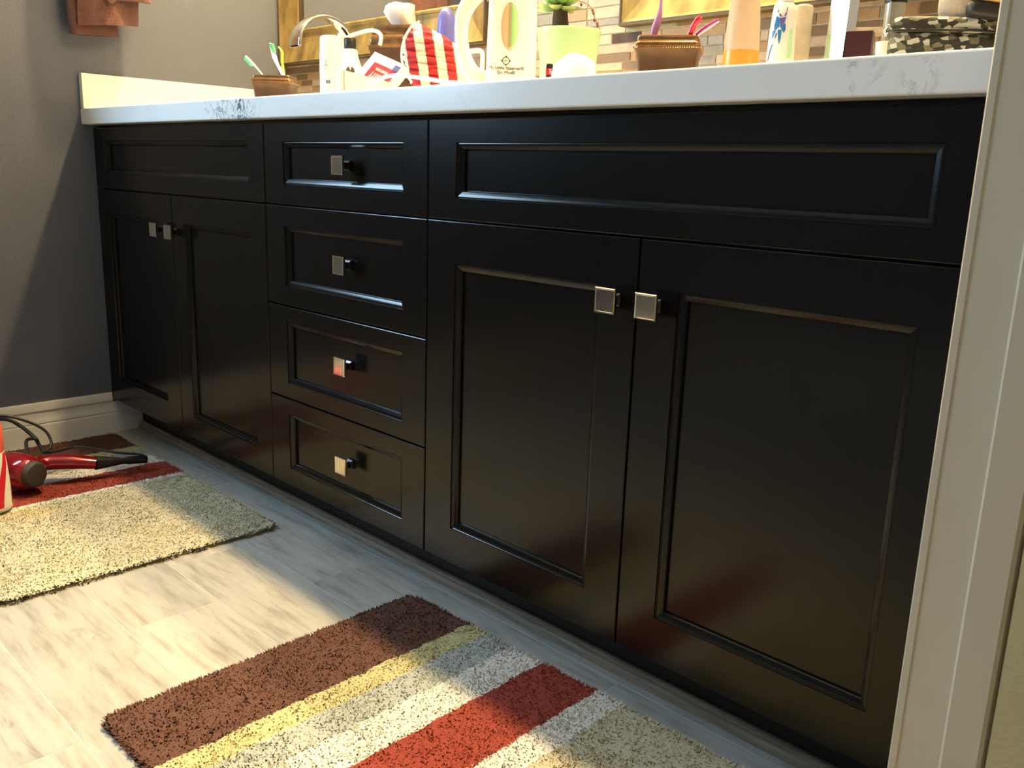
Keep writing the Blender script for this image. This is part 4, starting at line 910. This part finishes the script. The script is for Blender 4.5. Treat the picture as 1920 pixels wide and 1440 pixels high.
# logo ring with four dots, letters, two lines of print
cx, cz = (946 - 957) * mm, zz(119); b = MB(); n = 28
rg = lambda r, yy: [(cx + r * math.cos(a), yy, cz + r * math.sin(a)) for a in [2 * PI * k / n for k in range(n)]]
b.rings([rg(6.9 * mm, fy), rg(6.9 * mm, fy - .0003), rg(5.7 * mm, fy - .0003), rg(5.7 * mm, fy)], cap0=False, cap1=False)
for k in range(4):
    a = k * PI / 2; u, v = cx + 7.0 * mm * math.cos(a), cz + 7.0 * mm * math.sin(a)
    b.add([(u, fy - .0004, v)] + [(u + 1.6 * mm * math.cos(q_), fy - .0004, v + 1.6 * mm * math.sin(q_)) for q_ in [2 * PI * j / 10 for j in range(10)]], [(0, 1 + j, 1 + (j + 1) % 10) for j in range(10)])
b.build('round_emblem', 'brown_print', st_)
text('emblem_letters', 'JM', 5.2 * mm, 'brown_print', st_, (cx, fy - .0003, cz))
text('lettering', 'My Little Steamer\u00ae', 8.2 * mm, 'brown_print', st_, (cx + 1 * mm, fy - .0003, zz(132.5)))
text('lettering', 'Go Mini\u00ae', 8.2 * mm, 'brown_print', st_, (cx + .5 * mm, fy - .0003, zz(141)))
# cord
cpx = [(912, 152, .14), (880, 155, .09), (840, 154, .08), (800, 148, .10), (765, 143, .11), (735, 142, .085), (712, 148, .07), (690, 160, .06)]
b = MB(); pp = [at(a, c, 'y', y2) for a, c, y2 in cpx]
inv = (Matrix.Translation(p) @ Matrix.Rotation(rzS, 4, 'Z')).inverted()
b.tube(curve([inv @ Vector((q_.x, q_.y, max(q_.z, ZC + .0036))) for q_ in pp], 8), .0034, 10)
b.build('power_cord', 'cord_white', st_, smooth=60)
cpx = [(648, 78, .31), (652, 70, .31), (670, 63, .31), (692, 57.5, .31), (706, 59, .30), (714, 66, .285), (714, 77, .28), (712, 84, .28)]
b = MB(); pp = [at(a, c, 'y', y2) for a, c, y2 in cpx]; b.tube(curve([q_ - pp[0] for q_ in pp], 8), .0042, 10)
o = b.build('white_cable', 'cord_white', smooth=60); o.location = pp[0]; tag(o, 'white cable arching from the pump bottle over to the bronze tissue cover', 'cable')
# bent white plug seen through the loop handle
p = spot(890, .28, 120); mm = mpx(p); t = thing('charger', 'white angled plug and cable seen through the steamer handle', 'charger', p, face_cam(p)); zz = lambda py: zl(890, py, .28)
b = MB(); b.tube(curve([(-20 * mm, 0, zz(100)), (-4 * mm, 0, zz(96)), (9 * mm, 0, zz(95)), (14 * mm, 0, zz(102)), (14 * mm, 0, zz(125)), (13 * mm, 0, .004)], 6), .0045, 10); b.build('cable', 'white_plastic', t, smooth=60)
t = crumple('cleaning_cloth', 'small white and red crumpled cloth behind the steamer handle', 'cloth', spot(888, .24, 140), face_cam(spot(888, .24)), [(0, -.018, .020), (.012, -.019, .020), (.024, -.012, .016), (.030, -.006, .008)], .016, 'stripes', amp=.0015, seed=9)

# pot with succulent
y_ = .31; ppx = 1063; p = spot(ppx, y_); mm = mpx(p); _k = 1 - .058 / depth(p); zz = lambda py: (zl(ppx, py, y_) + ZC - CAM.z) * _k + CAM.z - ZC
t = thing('potted_succulent', 'succulent in a lime green ceramic pot right of the steamer', 'plant', p, face_cam(p))
R_ = 59.5 * mm
MB().lathe([(.80 * R_, 0), (.83 * R_, .002), (.90 * R_, zz(100)), (.975 * R_, zz(56)), (1.0 * R_, zz(49)), (.99 * R_, zz(47.5)), (.95 * R_, zz(48)), (.93 * R_, zz(58)), (.92 * R_, zz(60))], seg=48, cap1=False).build('pot', 'pot', t, smooth=50)
MB().lathe([(0.001, zz(62)), (.93 * R_, zz(60))], seg=36, cap0=False, cap1=False).build('soil', 'soil', t)
b = MB(); b.tube([(-14 * mm, .0, zz(62)), (-17 * mm, 0, zz(30)), (-18 * mm, 0, zz(-8))], [17 * mm, 15 * mm, 12 * mm], 14); b.build('stem', 'bark', t, smooth=50)
def leaf(l, wd, cup=.35, nm='leaf'):
    b = MB(); nu, nv = 9, 6; top_, bot = [], []
    for i in range(nu + 1):
        u = i / nu; hw = wd * (math.sin(PI * min(1, u * .95 + .06)) ** .8) * (.55 + .75 * u) * (1 - u ** 6 * .9); r_ = []; r2 = []
        for j in range(nv + 1):
            v = -1 + 2 * j / nv; yy = hw * v; zc_ = cup * hw * v * v + l * .22 * u * u
            tk = .0022 * (1 - v * v) * math.sin(PI * min(.98, u + .05)) + .0003
            r_.append((u * l, yy, zc_ + tk)); r2.append((u * l, yy, zc_ - tk))
        top_.append(r_); bot.append(r2)
    rings_ = [a + c[::-1] for a, c in zip(top_, bot)]
    return b.rings(rings_)
lm = leaf(.040, .0125); cen = Vector((-20 * mm, 0, zz(4)))
first = None; kk = 0
for layer, (cnt, el, sc, dz) in enumerate(((7, -12, 1.0, -.002), (7, 10, .98, .004), (6, 34, .85, .010), (5, 56, .68, .014), (3, 75, .5, .017))):
    for i in range(cnt):
        az = 2 * PI * (i + .5 * (layer % 2) + .13 * layer) / cnt
        if first is None: o = lm.build('leaf', 'leaf', t, smooth=60); first = o
        else: o = bpy.data.objects.new('leaf', first.data); COL.objects.link(o); o.parent = t
        o.location = cen + Vector((math.cos(az) * .005, math.sin(az) * .005, dz)); o.rotation_euler = (0, -math.radians(el + random.uniform(-6, 6)), az); s_ = sc * random.uniform(.9, 1.08); o.scale = (s_, s_, s_)
        kk += 1
b = MB(); q_ = curve([(10 * mm, 0, zz(-12)), (30 * mm, -.004, zz(-4)), (42 * mm, -.006, zz(10)), (46 * mm, -.006, zz(24)), (52 * mm, -.006, zz(36))], 6)
b.tube(q_, .0009, 6)
for (a, c) in ((41, 8), (43, 14), (45, 27), (51, 34), (52, 38), (20, -2)): b.lathe([(.0004, -.0035), (.0024, -.001), (.0024, .0015), (.0006, .004)], ((a) * mm, -.006, zz(c)), 8)
b.build('flower_stalk', 'stalk', t, smooth=60)
# small black bottle with the red label "5", and the crumpled tissue
p = spot(1030, .19, 140); mm = mpx(p); zz = lambda py: zl(1030, py, .19); t = thing('lip_balm_tube', 'tiny black tube with a red label reading 5 in front of the lime pot', 'tube', p, face_cam(p))
MB().lathe([(6.5 * mm, 0), (6.8 * mm, .002), (6.8 * mm, zz(124)), (5.5 * mm, zz(120))], seg=24).build('body', 'ring_dark', t, smooth=40)
label_on(t, 6.8 * mm + .0003, -6 * mm, 6 * mm, zz(141), zz(129), 'red_print', 'label')
text('numeral', '5', 10 * mm, 'white_print', t, (1.5 * mm, -6.8 * mm - .0008, zz(135)))
p = spot(1078, .17, 140); mm = mpx(p); zz = lambda py: zl(1078, py, .17)
crumple('tissue', 'crumpled white tissue lying in front of the lime green pot', 'tissue', p, face_cam(p), [(0, -34 * mm, 30 * mm), (.004, -40 * mm, 34 * mm), (zz(140), -42 * mm, 38 * mm), (zz(125), -38 * mm, 38 * mm), (zz(114), -28 * mm, 34 * mm), (zz(104), -16 * mm, 14 * mm), (zz(101), -10 * mm, 4 * mm)], .030, 'tissue', amp=.0022, seed=12)

# translucent soap bottle
t, p, mm = bottle('soap_bottle', 'translucent peach bottle with orange soap left in the bottom', 'bottle', 1388, .16, [[(31, 999), (32.5, 118), (32, 80), (30, 50), (27, 10), (24, -12), (14, -20)], [(31.5, 999), (33.0, 118), (32.7, 97), (32, 96.5)], [(12, -20), (12, -32), (5, -34), (5, -45), (14, -47), (14, -52)]], ['amber', 'orange_soap', 'white_plastic'], ['body', 'soap', 'pump'], base_py=118)
# bottle with palm print
t, p, mm = bottle('sunscreen_bottle', 'white bottle printed with a blue and purple palm tree', 'bottle', 1462, .15, [[(22, 999), (25, 112), (24, 70), (21, 25), (19, 12), (14, 6)], [(14, 6), (15, 4), (14, -22), (11, -26)]], ['white_plastic', 'cream_plastic'], ['body', 'cap'], base_py=115, seg=40)
pz = [zl(1462, q_, .15) for q_ in (112, 70, 25, 12, 6)]; pr = [25 * mm, 24 * mm, 21 * mm, 19 * mm, 14 * mm]
def wrap(poly, mt_, nm, e=.0005):
    vs = []
    for (x, py) in poly:
        z = zl(1462, py, .15); r = float(np.interp(z, pz[::1], pr)) + e; a = (x - 1462) * mm / r; a = max(-1.45, min(1.45, math.asin(max(-.99, min(.99, a)))))
        vs.append((r * math.sin(a), -r * math.cos(a), z))
    return MB().add(vs, [tuple(range(len(vs)))]).build(nm, mt_, t)
for pol, mt_ in (([(1450, 22), (1468, 18), (1467, 27), (1451, 28)], 'purple_print'), ([(1453, 30), (1467, 28), (1466, 34), (1455, 36)], 'purple_print'), ([(1455, 38), (1466, 36), (1464, 48), (1457, 52)], 'purple_print'),
                 ([(1449, 34), (1455, 38), (1456, 54), (1447, 62), (1446, 52)], 'blue_print'), ([(1456, 52), (1466, 48), (1467, 60), (1464, 66), (1460, 60)], 'blue_print'), ([(1453, 60), (1460, 60), (1460, 74), (1458, 88), (1455, 78)], 'blue_print'), ([(1444, 62), (1450, 56), (1449, 66), (1444, 78)], 'blue_print'),
                 ([(1451, 66), (1453, 66), (1444, 98), (1441, 115), (1439.5, 115), (1442, 96)], 'ring_dark')):
    wrap(pol, mt_, 'palm_print')
wrap([(1474, 62), (1479, 55), (1482, 100), (1480, 112), (1473, 112)], 'mint', 'green_print')
t, p, mm = bottle('glass_jar', 'frosted stone coloured jar behind the palm tree bottle', 'jar', 1498, .22, [[(16.5, 999), (17, 108), (16.8, 16), (15, 12), (10, 10)]], ['frost'], ['body'], base_py=112)

# glossy maroon box with a tall polished slab, acrylic tray and grey canister
p = spot(1596, .16, 108); mm = mpx(p); zz = lambda py: zl(1596, py, .16)
t = thing('metal_case', 'polished L shaped maroon and silver holder right of the frosted jar', 'holder', p, face_cam(p) - .78)
def slabp(x0, x1, z0, z1, y0, y1, xt0=None, xt1=None):
    xt0 = x0 if xt0 is None else xt0; xt1 = x1 if xt1 is None else xt1
    return MB().add([(x0, y0, z0), (x1, y0, z0), (x1, y1, z0), (x0, y1, z0), (xt0, y0, z1), (xt1, y0, z1), (xt1, y1, z1), (xt0, y1, z1)], [(3, 2, 1, 0), (4, 5, 6, 7), (0, 1, 5, 4), (1, 2, 6, 5), (2, 3, 7, 6), (3, 0, 4, 7)])
slabp(-60 * mm, -12 * mm, 0, zz(-60), -.008, .008, -50 * mm, -5 * mm).build('upright', 'chrome', t)
slabp(1 * mm, 47 * mm, 0, zz(61), -.0095, .010, 1 * mm, 47 * mm).build('block', 'maroon_gloss', t, loc=(-10 * mm, -.0045, 0), rotz=.62)
p = spot(1625, .24, 105); mm = mpx(p); zz = lambda py: zl(1625, py, .24)
t = thing('acrylic_organizer', 'clear acrylic organizer panel behind the maroon block', 'organizer', p, face_cam(p))
b = MB(); b.box(-30 * mm, -27 * mm, -.03, .03, 0, zz(-50)); b.box(28 * mm, 31 * mm, -.03, .03, 0, zz(-50)); b.box(-27 * mm, 28 * mm, -.03, .03, 0, .004); b.box(-27 * mm, 28 * mm, -.03, .03, zz(62), zz(58)); b.build('frame', 'acrylic', t)
t, p, mm = bottle('canister', 'plain grey cylinder standing between the acrylic organizer and the zip case', 'canister', 1668, .29, [[(17, 999), (17.5, 100), (17.5, 8)], [(20, 8), (20.5, 2), (20, -20), (17, -24)]], ['grey_metal', 'black_plastic'], ['body', 'lid'], base_py=100)
t, p, mm = bottle('cup', 'small white cup beside the maroon block', 'cup', 1658, .17, [[(16, 999), (18, 98), (19, 80), (17.5, 79.5), (16, 96)]], ['white_plastic'], ['body'], base_py=98)
# zip case: two padded halves, zip and pull
p = spot(1772, .13, 90); mm = mpx(p); zz = lambda py: zl(1772, py, .13); t = thing('zip_case', 'black and white woven zip case at the right end of the counter', 'case', p, face_cam(p) - .02)
def pillow(x0, x1, z0, z1, dep, tilt=0, e=.42, n=30, m_=8):
    rs_ = []; cx_, cz_ = (x0 + x1) / 2, (z0 + z1) / 2
    for i in range(m_ + 1):
        f = -1 + 2 * i / m_; s_ = (1 - abs(f) ** 3.0) ** .45 if abs(f) < 1 else .02; s_ = max(s_, .25)
        ring = []
        for j in range(n):
            a = 2 * PI * j / n; c, d = math.cos(a), math.sin(a)
            xx = (x1 - x0) / 2 * math.copysign(abs(c) ** e, c) * (.82 + .18 * s_); yy = dep / 2 * math.copysign(abs(d) ** e, d) * (.75 + .25 * s_)
            ring.append((cx_ + xx, yy, cz_ + (z1 - z0) / 2 * f + tilt * xx))
        rs_.append(ring)
    return MB().rings(rs_)
zt_ = -.06
pillow(-100 * mm, 98 * mm, .003, zz(68), .055, zt_).build('lower_half', 'woven', t, smooth=60)
pillow(-97 * mm, 95 * mm, zz(68) + .001, zz(38), .055, zt_).build('upper_half', 'woven', t, smooth=60)
b = MB(); b.tube(curve([(98 * mm, -.024, zz(66) + zt_ * .07), (40 * mm, -.030, zz(66)), (-70 * mm, -.030, zz(66) - zt_ * .03), (-99 * mm, -.018, zz(66) - zt_ * .06), (-102 * mm, .02, zz(66))], 6), .0016, 6); b.build('zip', 'black_plastic', t, smooth=60)
b = MB(); b.tube(curve([(-103 * mm, -.012, zz(66)), (-106 * mm, -.016, zz(58)), (-101 * mm, -.02, zz(50)), (-96 * mm, -.018, zz(56)), (-102 * mm, -.014, zz(64))], 5), .0018, 6); b.build('zip_pull', 'chrome', t, smooth=60)
# fleece slipper-like cloth and black case on top
p = spot(1812, .15, 60); zz = lambda py: zl(1812, py, .15); zb0 = zz(48)
t = thing('folded_cloth', 'cream fleece cloth folded on top of the woven zip case', 'cloth', Vector((p.x, p.y, ZC + zb0 + .003)), face_cam(p))
ob = pillow(-54 * mm, 66 * mm, -.004, zz(4) - zb0, .060, -.26, e=.6).build('fleece', 'fleece', t, smooth=60)
ob = pillow(-46 * mm, 70 * mm, -.010, .000, .058, -.26, e=.6).build('felt_underside', 'grey_fleece', t, smooth=60)
p = spot(1862, .13, 30); zz = lambda py: zl(1862, py, .13); zb0 = zz(42)
t = thing('eyeglass_case', 'black case with gold top lying on the cream cloth by the door jamb', 'case', Vector((p.x, p.y, ZC + zb0)), face_cam(p))
pillow(-46 * mm, 50 * mm, 0, zz(12) - zb0, .05, -.20, e=.5).build('bottom', 'black_leather', t, smooth=60)
pillow(-44 * mm, 50 * mm, zz(12) - zb0 + .0004, zz(-4) - zb0, .05, -.20, e=.5).build('lid', 'gold_cloth', t, smooth=60)
